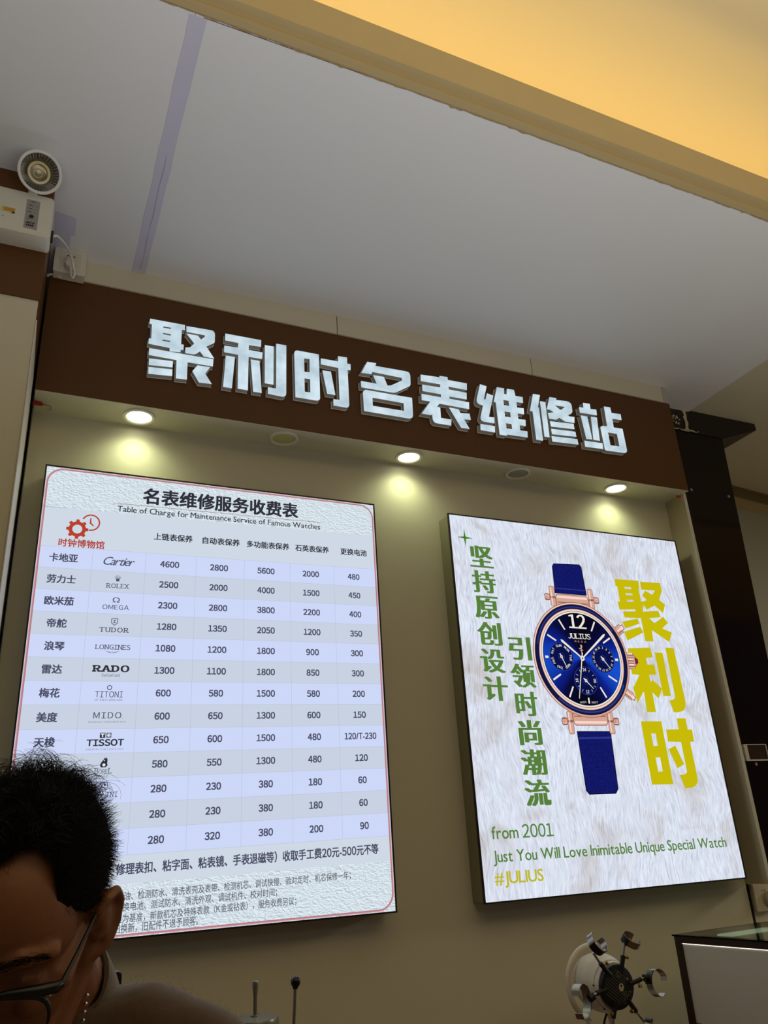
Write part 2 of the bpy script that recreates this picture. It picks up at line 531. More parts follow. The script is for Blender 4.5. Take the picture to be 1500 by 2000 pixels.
# left post: cream below, brown band above
struct('wall_left', MB().box((-2.5, 1.824, 0), (-0.069, 2.5, ZC)), CREAM, 'cream wall post at the left of the shop sign', 'wall')
struct('trim_1', MB().box((-2.5, 1.819, 2.76), (-0.066, 1.824, ZC)).box((-0.069, 1.824, 2.70), (-0.066, 2.13, ZC)), [BROWN], 'brown laminate band along the top of the cream left post', 'trim')
struct('trim_2', MB().box((-0.0685, 1.8205, 0), (-0.066, 2.105, 2.70)), TRIMWHITE, 'narrow off-white edge strip on the right side of the left post', 'trim')
# ceiling made of white sheets, joint at the tape
cb = MB()
cb.hexa([(-2.5, cy(1.212, -2.5), ZC), (0.186, cy(1.212, 0.186), ZC), (0.186, 2.5, ZC), (-2.5, 2.5, ZC), (-2.5, cy(1.212, -2.5), ZC + .01), (0.186, cy(1.212, 0.186), ZC + .01), (0.186, 2.5, ZC + .01), (-2.5, 2.5, ZC + .01)])
cb.hexa([(0.187, cy(1.212, 0.187), ZC), (2.583, cy(1.212, 2.583), ZC), (2.583, 2.5, ZC), (0.187, 2.5, ZC), (0.187, cy(1.212, 0.187), ZC + .01), (2.583, cy(1.212, 2.583), ZC + .01), (2.583, 2.5, ZC + .01), (0.187, 2.5, ZC + .01)])
struct('ceiling', cb, WHITE_SHEET, 'white sheet ceiling above the shop sign', 'ceiling')
cb = MB()
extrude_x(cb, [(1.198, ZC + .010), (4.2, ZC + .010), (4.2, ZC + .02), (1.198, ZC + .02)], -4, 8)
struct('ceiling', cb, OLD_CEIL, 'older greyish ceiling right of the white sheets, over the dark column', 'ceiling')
# recess with hidden warm light: moulding, lip, trough, upper ceiling
TRIMTAN = mat('cove_cream_paint', (188, 166, 118), 0.6, noise=0.03, nscale=12)
cb = MB()
prof = [(1.213, ZC - .004), (1.193, ZC - .004), (1.193, ZC + .012), (1.165, ZC + .012), (1.163, ZC + .110), (1.178, ZC + .110), (1.180, ZC + .024), (1.213, ZC + .024)]
extrude_x(cb, prof, -4, 8)
struct('trim_3', cb, TRIMTAN, 'stepped cream moulding along the edge of the lit ceiling recess', 'trim')
# ragged plaster edge where the sheet meets the moulding
cb = MB()
pts = []
x = -1.2
while x < 3.2:
    pts.append((x, 1.2155 + rng.random() * 0.0035 + (0.003 if rng.random() > .9 else 0)))
    x += 0.006 + rng.random() * 0.02
vs, fs = [], []
for x, y in pts:
    vs += [(x, cy(1.2115, x), ZC - .0045), (x, cy(y, x), ZC - .0025)]
for i in range(len(pts) - 1):
    fs.append((2 * i, 2 * i + 1, 2 * i + 3, 2 * i + 2))
cb.add(vs, fs)
struct('trim_4', cb, mat('torn_plaster', (176, 152, 112), 0.9, noise=0.35, nscale=60), 'ragged brownish plaster line between white ceiling and moulding', 'trim')
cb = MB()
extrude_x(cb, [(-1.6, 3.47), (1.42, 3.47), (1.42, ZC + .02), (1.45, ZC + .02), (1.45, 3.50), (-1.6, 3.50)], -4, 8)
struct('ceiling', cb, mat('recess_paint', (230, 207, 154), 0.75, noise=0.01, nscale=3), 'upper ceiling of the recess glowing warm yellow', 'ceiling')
led = MB()
extrude_x(led, [(1.262, ZC + .026), (1.278, ZC + .026), (1.278, ZC + .034), (1.262, ZC + .034)], -3.5, 7.5)
tag(led.build('cove_light_strip', glow('warm_led', (255, 232, 158), 11.5)), 'warm yellow light strip hidden behind the ceiling recess lip', 'light strip')

# strip between fascia and ceiling, in three lengths, and its grey end piece
STRIP = mat('strip_board', (216, 204, 176), 0.55, noise=0.03, nscale=8)
for k, (xa, xb, nm) in enumerate(((0.036, 0.857, 'left'), (0.860, 1.657, 'middle'), (1.660, 2.306, 'right'))):
    struct('trim_%d' % (5 + k), MB().box((xa, 2.120, 3.0775), (xb, 2.2, ZC - 0.0005)), STRIP, nm + ' cream filler board between the brown sign board and the ceiling', 'trim')
struct('trim_8', MB().box((2.308, 2.121, 3.0775), (2.337, 2.2, ZC - 0.0005)), mat('grey_filler', (186, 178, 166), 0.55), 'grey end piece at the right of the filler boards', 'trim')
# fascia box that carries the sign
struct('wall_sign', MB().m(0).box((-0.058, 2.125, 2.6795), (2.340, 2.132, 3.0765)).m(1).box((-0.058, 2.1255, 2.678), (2.340, 2.25, 2.684)).m(0).box((-0.058, 2.132, 3.04), (2.34, 2.25, 3.0765)), [BROWN, CREAM], 'brown sign board projecting over the wall with cream underside', 'fascia')
struct('trim_9', MB().box((2.3335, 2.150, 1.256), (2.345, 2.25, 2.678)), PANELGREY, 'greige side panel right of the watch poster', 'trim')
struct('trim_10', MB().box((2.3325, 2.1485, 1.256), (2.346, 2.150, 2.678)), TRIMWHITE, 'thin pale front edge of the side panel', 'trim')
# dark glossy column with crown
cb = MB()
cb.hexa([(2.347, 2.27, 1.257), (2.688, 2.27, 1.257), (2.66, 2.6, 1.257), (2.347, 2.6, 1.257), (2.347, 2.27, 3.07), (2.779, 2.27, 3.07), (2.75, 2.6, 3.07), (2.347, 2.6, 3.07)])
struct('wall_column', cb, DARKGLASS, 'dark brown glossy column at the right of the sign', 'column')
crown = MB()
crown.hexa([(2.347, 2.25, 3.128), (2.992, 2.25, 3.128), (2.992, 2.80, 3.128), (2.347, 2.80, 3.128), (2.347, 2.25, ZC + .008), (2.990, 2.25, ZC + .008), (2.990, 2.80, ZC + .008), (2.347, 2.80, ZC + .008)])
crown.hexa([(2.347, 2.266, 3.058), (2.784, 2.266, 3.058), (2.784, 2.60, 3.058), (2.347, 2.60, 3.058), (2.347, 2.2505, 3.128), (2.9915, 2.2505, 3.128), (2.9915, 2.80, 3.128), (2.347, 2.80, 3.128)])
struct('trim_11', crown, mat('dark_crown', (36, 26, 18), 0.4, noise=0.1, nscale=40), 'flared dark crown on top of the glossy column', 'trim')
# pale filler smears on the crown joint
sm = MB()


def cw(px, t, d=0.0012):
    """point on the sloped crown front: px metres along x, t 0 (top) .. 1 (bottom)"""
    if t < .25:
        z, y = ZC + .008 - t / .25 * .032, 2.25
    else:
        k = (t - .25) / .75
        z, y = 3.128 - k * .07, 2.25 + k * .016
    return (px, y - d, z)


rr = random.Random(3)
row = [(2.555 + rr.uniform(-.004, .004) + t * .012, t, .006 + rr.uniform(0, .006)) for t in [i / 9 for i in range(10)]]
for (a, t0, w0), (b, t1, w1) in zip(row, row[1:]):
    sm.add([cw(a - w0, t0), cw(a + w0, t0), cw(b + w1, t1), cw(b - w1, t1)], [(0, 1, 2, 3)])
row = [(2.49 + i * .016, .93 + rr.uniform(-.05, .05), .01 + rr.random() * .03) for i in range(10)]
for (a, t0, w0), (b, t1, w1) in zip(row, row[1:]):
    sm.add([cw(a, t0 - w0), cw(b, t1 - w1), cw(b, t1 + w1), cw(a, t0 + w0)], [(0, 1, 2, 3)])
for k in range(14):
    a, t = 2.475 + rr.random() * .05, .35 + rr.random() * .35
    w, h = .002 + rr.random() * .006, .02 + rr.random() * .06
    sm.add([cw(a, t - h), cw(a + w, t - h * .3), cw(a + w * .4, t + h), cw(a - w, t + h * .4)], [(0, 1, 2, 3)])
struct('trim_12', sm, mat('filler_paste', (208, 192, 158), 0.9), 'pale filler smears on the joint of the dark crown', 'trim')
# lower boards under the side panel and a black strip painting the shade of the wall slot
struct('trim_13', MB().box((2.3475, 2.256, 0), (2.70, 2.6, 1.2555)).box((2.3475, 2.24, 1.128), (2.70, 2.256, 1.137)), CREAM, 'cream lower board with a small ledge under the right socket', 'trim')
struct('trim_14', MB().box((2.3335, 2.2515, 0), (2.3470, 2.5, 1.2555)), GAP, 'black strip standing in for the shaded slot between the wall and the lower board', 'trim')
# far wall behind the column, with cornice
a, b = Vector((3.42, 2.817, 0)), Vector((3.76, 2.861, 0))
dr = (b - a).normalized()
nr = Vector((dr.y, -dr.x, 0))


def farbox(mb, d0, d1, z0, z1, l0=-1.0, l1=3.5):
    p = [a + dr * l0 + nr * d0, a + dr * l1 + nr * d0, a + dr * l1 + nr * d1, a + dr * l0 + nr * d1]
    return mb.hexa([(q.x, q.y, z0) for q in p] + [(q.x, q.y, z1) for q in p])


struct('wall_right', farbox(MB(), -0.2, -0.05, 0, 3.16), mat('far_wall_paint', (196, 196, 178), 0.6, noise=0.03, nscale=4), 'greyish wall far behind the dark column', 'wall')
struct('trim_15', farbox(farbox(MB(), -0.05, -0.012, 3.105, 3.16), -0.05, -0.004, 3.150, 3.161), mat('cornice_olive', (126, 112, 70), 0.6), 'olive cornice on the far wall under the ceiling', 'trim')
struct('trim_16', farbox(MB(), -0.05, -0.02, 3.058, 3.105), mat('cornice_cream', (196, 176, 130), 0.6), 'cream lower cornice board on the far wall', 'trim')

# ------------------------------------------------------------------ tape on the ceiling
TAPE = mat('purple_tape', (205, 202, 222), 0.5, noise=0.03, nscale=14)
tp = MB()
n = 14
vs, fs = [], []
for i in range(n + 1):
    y = 1.218 + (2.118 - 1.218) * i / n
    wob = 0.0012 * math.sin(i * 1.7)
    xl = 0.1745 - 0.0025 * i / n + wob
    xr = 0.2135 - 0.0035 * i / n + (0.002 if i > 6 else 0) - wob * .5
    vs += [(xl, y, ZC - .0008), (xr, y, ZC - .0008)]
    if i:
        fs.append((2 * i - 2, 2 * i - 1, 2 * i + 1, 2 * i))
tp.add(vs, fs)
tp.m(1)
vs, fs = [], []
for i in range(9):
    y = 1.62 + .48 * i / 8
    c = 0.195 + 0.0015 * math.sin(i * 2.1)
    w = 0.0006 + 0.0012 * abs(math.sin(i * 1.3))
    vs += [(c - w, y, ZC - .0012), (c + w, y, ZC - .0012)]
    if i:
        fs.append((2 * i - 2, 2 * i - 1, 2 * i + 1, 2 * i))
tp.add(vs, fs)
tag(tp.build('ceiling_tape', [TAPE, mat('tape_crease', (178, 172, 198), 0.5)]), 'long pale purple tape strip over the joint of the white ceiling', 'tape')
tp = MB()
tp.prism([(-0.060, 1.930), (-0.004, 1.940), (-0.002, 2.016), (-0.014, 2.018), (-0.016, 2.09), (-0.055, 2.10)], lambda u, v, d: (u, v, ZC - d), 0.0012, 0.0003)
tp.prism([(-0.050, 2.02), (-0.026, 2.03), (-0.028, 2.075), (-0.048, 2.07)], lambda u, v, d: (u, v, ZC - d), 0.0022, 0.0013)
tag(tp.build('ceiling_tape', [TAPE]), 'short purple tape patch on the ceiling beside the emergency light', 'tape')
# fine crack line near the recess edge
struct('trim_17', MB().hexa([(0.205, cy(1.2205, .205), ZC - .0006), (0.70, cy(1.2175, .70), ZC - .0006), (0.70, cy(1.2185, .70), ZC - .0006), (0.205, cy(1.2222, .205), ZC - .0006), (0.205, cy(1.2205, .205), ZC - .0001), (0.70, cy(1.2175, .70), ZC - .0001), (0.70, cy(1.2185, .70), ZC - .0001), (0.205, cy(1.2222, .205), ZC - .0001)]), mat('crack', (110, 84, 84), 0.9), 'fine open seam in the white ceiling along the moulding', 'trim')

# ------------------------------------------------------------------ downlights in the soffit
LENS_ON = glow('downlight_lens_lit', (255, 252, 214), 4.5)
LENS_DIM = mat('downlight_lens_yellowed', (206, 206, 140), 0.35, noise=0.08, nscale=60)
LENS_OFF = mat('downlight_lens_grey', (168, 166, 158), 0.4, noise=0.05, nscale=60)
RINGM = mat('downlight_ring', (236, 234, 222), 0.35)
for x, state, lab in ((0.232, 'on', 'lit downlight leftmost under the brown sign board'), (0.685, 'dim', 'unlit yellowed downlight second from left under the sign board'),
                      (1.132, 'on', 'lit downlight in the middle under the sign board'), (1.577, 'off', 'unlit grey downlight fourth from left under the sign board'),
                      (2.027, 'on', 'lit downlight rightmost under the sign board')):
    c = (x, 2.186, 2.678)
    t = thing('downlight', lab, 'light', c, 'round downlights under the sign board')
    MB().lathe(c, (0, 0, 1), [(0.0365, -0.0005), (0.0365, -0.004), (0.0395, -0.0062), (0.046, -0.0056), (0.0475, -0.0012), (0.0475, -0.0002), (0.0365, -0.0002)], 48).build('trim_ring', RINGM, t, smooth=40)
    MB().lathe(c, (0, 0, 1), [(0.0, -0.0034), (0.02, -0.0032), (0.033, -0.0022), (0.0364, -0.0008)], 40).build('lens', {'on': LENS_ON, 'dim': LENS_DIM, 'off': LENS_OFF}[state], t, smooth=60)
    if state == 'on':
        d = bpy.data.lights.new('downlight_beam', 'SPOT')
        d.energy = 2.1
        d.color = (0.9, 1.0, 0.56)
        d.spot_size = math.radians(150)
        d.spot_blend = 0.9
        d.shadow_soft_size = 0.03
        o = bpy.data.objects.new('downlight_beam', d)
        COL.objects.link(o)
        o.parent = t
        o.location = (0, 0, -0.012)

# ------------------------------------------------------------------ the eight channel letters
FACE = bpy.data.materials.new('letter_face')
FACE.use_nodes = True
nt = FACE.node_tree
nt.nodes.clear()
e = nt.nodes.new('ShaderNodeEmission')
o_ = nt.nodes.new('ShaderNodeOutputMaterial')
tc = nt.nodes.new('ShaderNodeTexCoord')
nz = nt.nodes.new('ShaderNodeTexNoise')
nz.inputs['Scale'].default_value = 16
nz.inputs['Detail'].default_value = 2
nt.links.new(tc.outputs['Object'], nz.inputs['Vector'])
rp = nt.nodes.new('ShaderNodeValToRGB')
rp.color_ramp.elements[0].position = 0.3
rp.color_ramp.elements[0].color = lin((176, 198, 210))
rp.color_ramp.elements[1].position = 0.72
rp.color_ramp.elements[1].color = lin((218, 236, 246))
nt.links.new(nz.outputs['Fac'], rp.inputs[0])
nt.links.new(rp.outputs[0], e.inputs[0])
nt.links.new(e.outputs[0], o_.inputs[0])
RETURN = mat('letter_return', (222, 218, 208), 0.35)
RIM = mat('letter_rim', (226, 228, 228), 0.3)
names8 = ['first', 'second', 'third', 'fourth', 'fifth', 'sixth', 'seventh', 'last']
for k, (ch, polys) in enumerate(SIGN):
    P = [[(x * 1e-4, z * 1e-4 + 2.678) for x, z in p] for p in polys]
    xs = [p[0] for q in P for p in q]
    zs = [p[1] for q in P for p in q]
    t = thing('sign_letter', 'white glowing sign character %s, %s of the eight on the brown board' % (ch, names8[k]), 'sign letter', ((min(xs) + max(xs)) / 2, 2.125, min(zs)), 'glowing characters of the shop sign')
    vs, fs = curve_shape(P, extrude=0.0)
    MB().add([(x, 2.1045, z) for x, z, _ in vs], fs).build('face_panel', FACE, t, origin=((min(xs) + max(xs)) / 2, 2.1045, (min(zs) + max(zs)) / 2))
    vs, fs = curve_shape(P, extrude=0.0092)
    arr = np.array(vs)
    side = [f for f in fs if abs(np.ptp(arr[list(f), 2])) > 1e-5]
    MB().add([(x, 2.1141 + y_, z) for x, z, y_ in vs], side).build('side_return', RETURN, t)
    vs, fs = curve_shape(P, extrude=0.0006, offset=0.0018)
    MB().add([(x, 2.1242 + y_, z) for x, z, y_ in vs], fs).build('back_plate', RIM, t)
# ------------------------------------------------------------------ backlit price board
B1X, B1Z, B1W, B1H, BY = -0.0085, 2.478, 0.996, 1.1995, 2.178
CASE = mat('lightbox_case', (150, 146, 122), 0.4, metal=0.3)
FRAMEB = mat('lightbox_frame', (26, 20, 16), 0.35)
HOLES = mat('frame_inner_lip', (52, 40, 36), 0.4)


def lightbox(t, x0, z1, w, h, fw):
    y = BY
    MB().box((x0 + .003, y + .006, z1 - h + .003), (x0 + w - .003, 2.2495, z1 - .003)).build('casing', CASE, t, bevel=0.002)
    f = MB()
    for a, b in (((x0, z1 - fw), (x0 + w, z1)), ((x0, z1 - h), (x0 + w, z1 - h + fw)), ((x0, z1 - h + fw), (x0 + fw, z1 - fw)), ((x0 + w - fw, z1 - h + fw), (x0 + w, z1 - fw))):
        f.box((a[0], y - .0015, a[1]), (b[0], y + .006, b[1]))
    f.build('frame', FRAMEB, t)


def ramp_glow(name, build):
    m = bpy.data.materials.new(name)
    m.use_nodes = True
    nt = m.node_tree
    nt.nodes.clear()
    e = nt.nodes.new('ShaderNodeEmission')
    o = nt.nodes.new('ShaderNodeOutputMaterial')
    tc = nt.nodes.new('ShaderNodeTexCoord')
    nt.links.new(e.outputs[0], o.inputs[0])
    nt.links.new(build(nt, tc), e.inputs[0])
    return m


def N(nt, kind, **inp):
    n = nt.nodes.new(kind)
    for k, v in inp.items():
        if k in n.inputs:
            n.inputs[k].default_value = v
        else:
            setattr(n, k, v)
    return n


def ramp(nt, fac, stops):
    r = nt.nodes.new('ShaderNodeValToRGB')
    els = r.color_ramp.elements
    while len(els) < len(stops):
        els.new(0.5)
    for e, (p, c) in zip(els, stops):
        e.position = p
        e.color = lin(c)
    nt.links.new(fac, r.inputs[0])
    return r.outputs[0]


def leather(nt, tc):
    """printed wrinkled paper: embossed-looking noise"""
    mp = N(nt, 'ShaderNodeMapping')
    mp.inputs['Scale'].default_value = (1, 1, 2.0)
    nt.links.new(tc.outputs['Object'], mp.inputs[0])
    outs = []
    for dz in (0.0, 0.0038):
        ad = N(nt, 'ShaderNodeVectorMath', operation='ADD')
        ad.inputs[1].default_value = (dz * .4, 0, dz)
        nt.links.new(mp.outputs[0], ad.inputs[0])
        n = N(nt, 'ShaderNodeTexNoise', Scale=75.0, Detail=2.5, Distortion=1.2)
        nt.links.new(ad.outputs[0], n.inputs['Vector'])
        outs.append(n.outputs['Fac'])
    s = N(nt, 'ShaderNodeMath', operation='SUBTRACT')
    nt.links.new(outs[0], s.inputs[0])
    nt.links.new(outs[1], s.inputs[1])
    a = N(nt, 'ShaderNodeMath', operation='MULTIPLY_ADD')
    a.inputs[1].default_value = 2.6
    a.inputs[2].default_value = 0.5
    nt.links.new(s.outputs[0], a.inputs[0])
    return ramp(nt, a.outputs[0], [(0.08, (178, 191, 199)), (0.45, (209, 222, 231)), (0.85, (232, 241, 248))])


LEATHER = ramp_glow('printed_wrinkle_paper', leather)
ROWA = glow('print_pale_blue', (205, 216, 248))
ROWB = glow('print_grey_blue', (200, 210, 226))
HEAD = glow('print_head_grey', (207, 217, 230))
LINE = glow('print_hairline', (182, 190, 212))
INK = glow('print_ink_slate', (74, 76, 98))
INKD = glow('print_ink_dark', (48, 48, 58))
PINK = glow('print_border_pink', (180, 122, 128))
PINKL = glow('print_border_light', (212, 158, 164))
REDL = glow('print_thin_red', (150, 84, 84))
LOGO = glow('print_logo_red', (184, 66, 44))
LOGOT = glow('print_logo_text_red', (176, 48, 40))
EDGEW = glow('print_edge_white', (232, 240, 250))

t = thing('price_board', 'tall backlit price table with rows of watch brands, left of the watch poster', 'sign board', (B1X + B1W / 2, 2.25, B1Z - B1H))
lightbox(t, B1X, B1Z, B1W, B1H, 0.0042)
FW = 0.0042
SH = -0.0145
p = Print(B1X, B1Z, BY + .001, 0.0)
p.lay = 0
# background bands, following the slightly crooked print
L, Rr = FW, B1W - FW


def band(v0, v1, mi, lay, u0=L, u1=Rr, clampt=None):
    p.lay = lay
    a = v0 + SH * (u0 - .5)
    b = v0 + SH * (u1 - .5)
    c = v1 + SH * (u1 - .5)
    d = v1 + SH * (u0 - .5)
    p.poly([(u0, a), (u1, b), (u1, c), (u0, d)], mi)


p.rect(L, FW, Rr, 0.125, 0)
p.rect(L, 1.07, Rr, B1H - FW, 0)
band(0.119, 0.2325, 1, 1)
for k in range(13):
    band(0.2325 + .0601 * k, 0.2325 + .0601 * (k + 1), 2 if k % 2 == 0 else 3, 1)
band(0.2325 + .0601 * 13, 1.078, 1, 1)
for k in range(14):
    v = 0.2325 + .0601 * k
    band(v - .0004, v + .0004, 4, 2)
for k in range(6):
    u = .1445 + .1405 * k
    band(0.2325, .2325 + .0601 * 13, 4, 2, u - .0005, u + .0005)
pb = p.build('face_panel', [LEATHER, HEAD, ROWA, ROWB, LINE], t)
# border line with rounded corners
p = Print(B1X, B1Z, BY + .001, 0.0)


def border(inset, wd, r, mi, lay):
    p.lay = lay
    o = rrect(inset, inset, B1W - inset, B1H - inset, r, 10)
    i = rrect(inset + wd, inset + wd, B1W - inset - wd, B1H - inset - wd, r - wd, 10)
    n = len(o)
    p.mb.m(mi).add([p.w(u, v) for u, v in o] + [p.w(u, v) for u, v in i], [(k, (k + 1) % n, (k + 1) % n + n, k + n) for k in range(n)])


border(.0056, .0056, .046, 0, 3)
border(.0056, .0022, .046, 1, 4)
p.build('border_line', [PINK, PINKL], t, 'thin pink border line with rounded corners')
# title
p = Print(B1X, B1Z, BY + .001, SH)
p.lay = 4
p.text('名表维修服务收费表', .268, .034, .733, .0825, 0, bold=(.030, .022))
p.text('Table of Charge for Maintenance Service of Famous Watches', .199, .0965, .806, .1195, 0, bold=(.008, .006), wide=False, gap=.065, space=.24)
p.lay = 5
p.rect(.185, .0893, .812, .0905, 1)
p.build('title_lettering', [INKD, REDL], t)
# gear and clock logo
p = Print(B1X, B1Z, BY + .001, SH)
p.lay = 4
gc = (.0985, .1775)
p.ring(gc, .0128, .0225, 0)
for k in range(8):
    a = 2 * PI * k / 8 + PI / 8 * 0
    d = Vector((math.cos(a), math.sin(a)))
    p.stroke((gc[0] + d.x * .02, gc[1] + d.y * .02), (gc[0] + d.x * .0285, gc[1] + d.y * .0285), .0105, .0075, 0)
cc = (.132, .1555)
p.ring(cc, .0205, .0245, 0, -2.75, 1.75)
p.stroke((cc[0] - .001, cc[1] - .014), (cc[0] - .001, cc[1] + .003), .003, .0045, 0)
p.stroke((cc[0] - .001, cc[1] + .001), (cc[0] + .008, cc[1] + .0095), .0045, .003, 0)
p.text('时钟博物馆', .055, .2075, .172, .2305, 1, bold=(.02, .012))
p.build('gear_logo', [LOGO, LOGOT], t, 'red gear and clock logo with red characters')
# headings
p = Print(B1X, B1Z, BY + .001, SH)
p.lay = 4
for st, a, b in (('上链表保养', .304, .412), ('自动表保养', .442, .551), ('多功能表保养', .573, .704), ('石英表保养', .724, .832), ('更换电池', .872, .960)):
    p.text(st, a, .1700, b, .1910, 0, bold=(.026, .018))
    p.build('column_heading', [INKD], t)
    p.mb = MB()
# names, brand marks, prices
ROWS = [('卡地亚', 4600, 2800, 5600, 2000, 480), ('劳力士', 2500, 2000, 4000, 1500, 450), ('欧米茄', 2300, 2800, 3800, 2200, 400), ('帝舵', 1280, 1350, 2050, 1200, 350),
        ('浪琴', 1080, 1200, 1800, 900, 300), ('雷达', 1300, 1100, 1800, 850, 300), ('梅花', 600, 580, 1500, 580, 200), ('美度', 600, 650, 1300, 600, 150),
        ('天梭', 650, 600, 1500, 480, '120/T-230'), ('', 580, 550, 1300, 480, 120), ('', 280, 230, 380, 180, 60), ('', 280, 230, 380, 180, 60), ('', 280, 320, 380, 200, 90)]
pn = Print(B1X, B1Z, BY + .001, SH)
pp = Print(B1X, B1Z, BY + .001, SH)
pn.lay = pp.lay = 4
for k, r in enumerate(ROWS):
    v = .2622 + .0601 * k
    if r[0]:
        w = .0245 * len(r[0]) * .96
        pn.text(r[0], .0715 - w / 2, v - .0108, .0715 + w / 2, v + .0122, 0, bold=(.030, .022))
        pn.build('brand_name', [INK], t)
        pn.mb = MB()
    for c, val in enumerate(r[1:]):
        s_ = str(val)
        u = .3515 + .1402 * c
        w = .0133 * len(s_) - .002
        if len(s_) > 5:
            w = .0975
        pp.text(s_, u - w / 2, v - .0088, u + w / 2, v + .0088, 0, bold=(.034, .026))
        pp.build('price', [INK], t)
        pp.mb = MB()
# brand marks
p = Print(B1X, B1Z, BY + .001, SH)
p.lay = 4
U = .2145


def mark():
    p.build('brand_mark', [INK, INKD, glow('print_mid_grey', (120, 122, 142)), EDGEW], t)
    p.mb = MB()
    p.lay = 4


def rv(k):
    return .2622 + .0601 * k


p.text('Cartier', U - .041, rv(0) - .011, U + .042, rv(0) + .013, 0, italic=.38, wide=False, gap=-.02, bold=(.003, 0))
mark()
p.text('ROLEX', U - .029, rv(1) + .005, U + .031, rv(1) + .018, 0, serif=.10, bold=(.012, .0), gap=.16)
v = rv(1) - .0045
for dx, top in ((-.0075, -.0095), (-.004, -.0125), (0, -.0135), (.004, -.0125), (.0075, -.0095)):
    p.stroke((U + dx * .35, v), (U + dx, v + top), .0022, .0007, 0)
    p.disc((U + dx, v + top), .0009, 0, 10)
p.poly([(U - .0035, v - .001), (U + .0035, v - .001), (U + .0045, v + .003), (U - .0045, v + .003)], 0)
mark()
p.text('Ω', U - .009, rv(2) - .016, U + .009, rv(2) - .002, 0, wide=False, bold=(.006, .006))
p.text('OMEGA', U - .034, rv(2) + .005, U + .034, rv(2) + .018, 0, bold=(.006, .004), gap=.14)
mark()
v = rv(3) - .008
for q0, q1 in (((-.008, -.009), (.008, -.009)), ((-.008, -.009), (-.0075, .003)), ((.008, -.009), (.0075, .003)), ((-.0075, .003), (0, .0095)), ((.0075, .003), (0, .0095)), ((-.004, -.0045), (.004, -.0045)), ((0, -.0045), (0, .002)), ((-.004, .002), (.004, .002))):
    p.stroke((U + q0[0], v + q0[1]), (U + q1[0], v + q1[1]), .0018, None, 0)
p.text('TUDOR', U - .037, rv(3) + .0075, U + .038, rv(3) + .0205, 0, serif=.10, bold=(.02, .004), gap=.2)
mark()
p.text('LONGINES', U - .044, rv(4) - .006, U + .045, rv(4) + .007, 0, serif=.09, bold=(.014, 0), gap=.1)
v = rv(4) + .012
for sg in (-1, 1):
    for q in range(3):
        p.stroke((U + sg * .003, v + .002 + q * .0012), (U + sg * (.018 - q * .004), v - .001 + q * .0016), .0008, .0005, 0)
p.stroke((U, v), (U, v + .006), .0018, .0004, 0)
mark()
p.text('RADO', U - .045, rv(5) - .0115, U + .045, rv(5) + .006, 1, serif=.14, bold=(.05, .012), gap=.2)
p.text('Switzerland', U - .022, rv(5) + .010, U + .023, rv(5) + .0185, 0, bold=(.004, 0))
mark()
pts = [(U + .0062 * math.cos(-PI / 2 + 2 * PI * k / 5), rv(6) - .0135 + .0062 * math.sin(-PI / 2 + 2 * PI * k / 5)) for k in range(5)]
for k in range(5):
    p.stroke(pts[k], pts[(k + 1) % 5], .0018, None, 0)
    p.disc(((pts[k][0] + pts[(k + 1) % 5][0]) / 2, (pts[k][1] + pts[(k + 1) % 5][1]) / 2), .0014, 0, 10)
p.text('TITONI', U - .034, rv(6) - .004, U + .034, rv(6) + .012, 0, gap=.12, bold=(.008, 0))
p.text('OF SWITZERLAND', U - .034, rv(6) + .0155, U + .034, rv(6) + .0205, 0, gap=.18)
mark()
p.text('MIDO', U - .034, rv(7) - .011, U + .034, rv(7) + .005, 0, gap=.22, bold=(.008, 0))
p.disc((U + .0365, rv(7) + .0045), .0009, 0, 8)
p.text('SWISS WATCHES SINCE 1918', U - .046, rv(7) + .0115, U + .046, rv(7) + .0155, 0, gap=.25)
mark()
v = rv(8) - .0135
p.rect(U - .0145, v - .0065, U - .0015, v + .0065, 1)
p.rect(U + .0005, v - .0065, U + .0135, v + .0065, 2)
p.lay = 5
p.rect(U - .0125, v - .0045, U - .0035, v - .002, 3)
p.rect(U - .0095, v - .0045, U - .0065, v + .0045, 3)
p.rect(U + .0058, v - .0045, U + .0082, v + .0045, 3)
p.rect(U + .0025, v - .0012, U + .0115, v + .0012, 3)
p.lay = 4
p.text('TISSOT', U - .044, rv(8) - .0035, U + .044, rv(8) + .0125, 1, gap=.1, bold=(.04, .02))
p.text('SWISS WATCHES SINCE 1853', U - .045, rv(8) + .0185, U + .044, rv(8) + .0225, 0, gap=.25)
mark()
v = rv(9) - .010
p.poly([(U - .010 + q[0], v + q[1]) for q in ((.004, .002), (.001, .010), (.004, .0145), (.014, .0145), (.0195, .010), (.018, .004), (.0185, -.004), (.016, -.010), (.014, -.006), (.012, -.010), (.009, -.004))], 1)
p.lay = 5
p.disc((U + .0005, v + .0085), .0036, 3, 16)
p.disc((U + .001, v - .002), .0012, 3, 12)
p.lay = 4
p.text('B', U - .0215, rv(9) + .006, U - .0115, rv(9) + .0195, 0, serif=.08, bold=(.01, 0))
p.text('ORE', U - .0105, rv(9) + .0095, U + .0105, rv(9) + .0195, 0, serif=.08, bold=(.006, 0))
p.text('L', U + .0115, rv(9) + .006, U + .0205, rv(9) + .0195, 0, serif=.08, bold=(.006, 0))
p.text('1856', U - .012, rv(9) + .0235, U + .012, rv(9) + .028, 0, gap=.4)
mark()
v = rv(10) - .012
for q0, q1 in (((-.008, -.008), (.008, -.008)), ((-.008, -.008), (-.008, .008)), ((.008, -.008), (.008, .008)), ((-.008, .008), (.008, .008))):
    p.stroke((U + .004 + q0[0], v + q0[1]), (U + .004 + q1[0], v + q1[1]), .0012, None, 0)
p.disc((U + .0065, v - .002), .0026, 1, 14)
p.ring((U + .003, v + .0005), .0035, .0052, 1, 1.2, 5.0, 20)
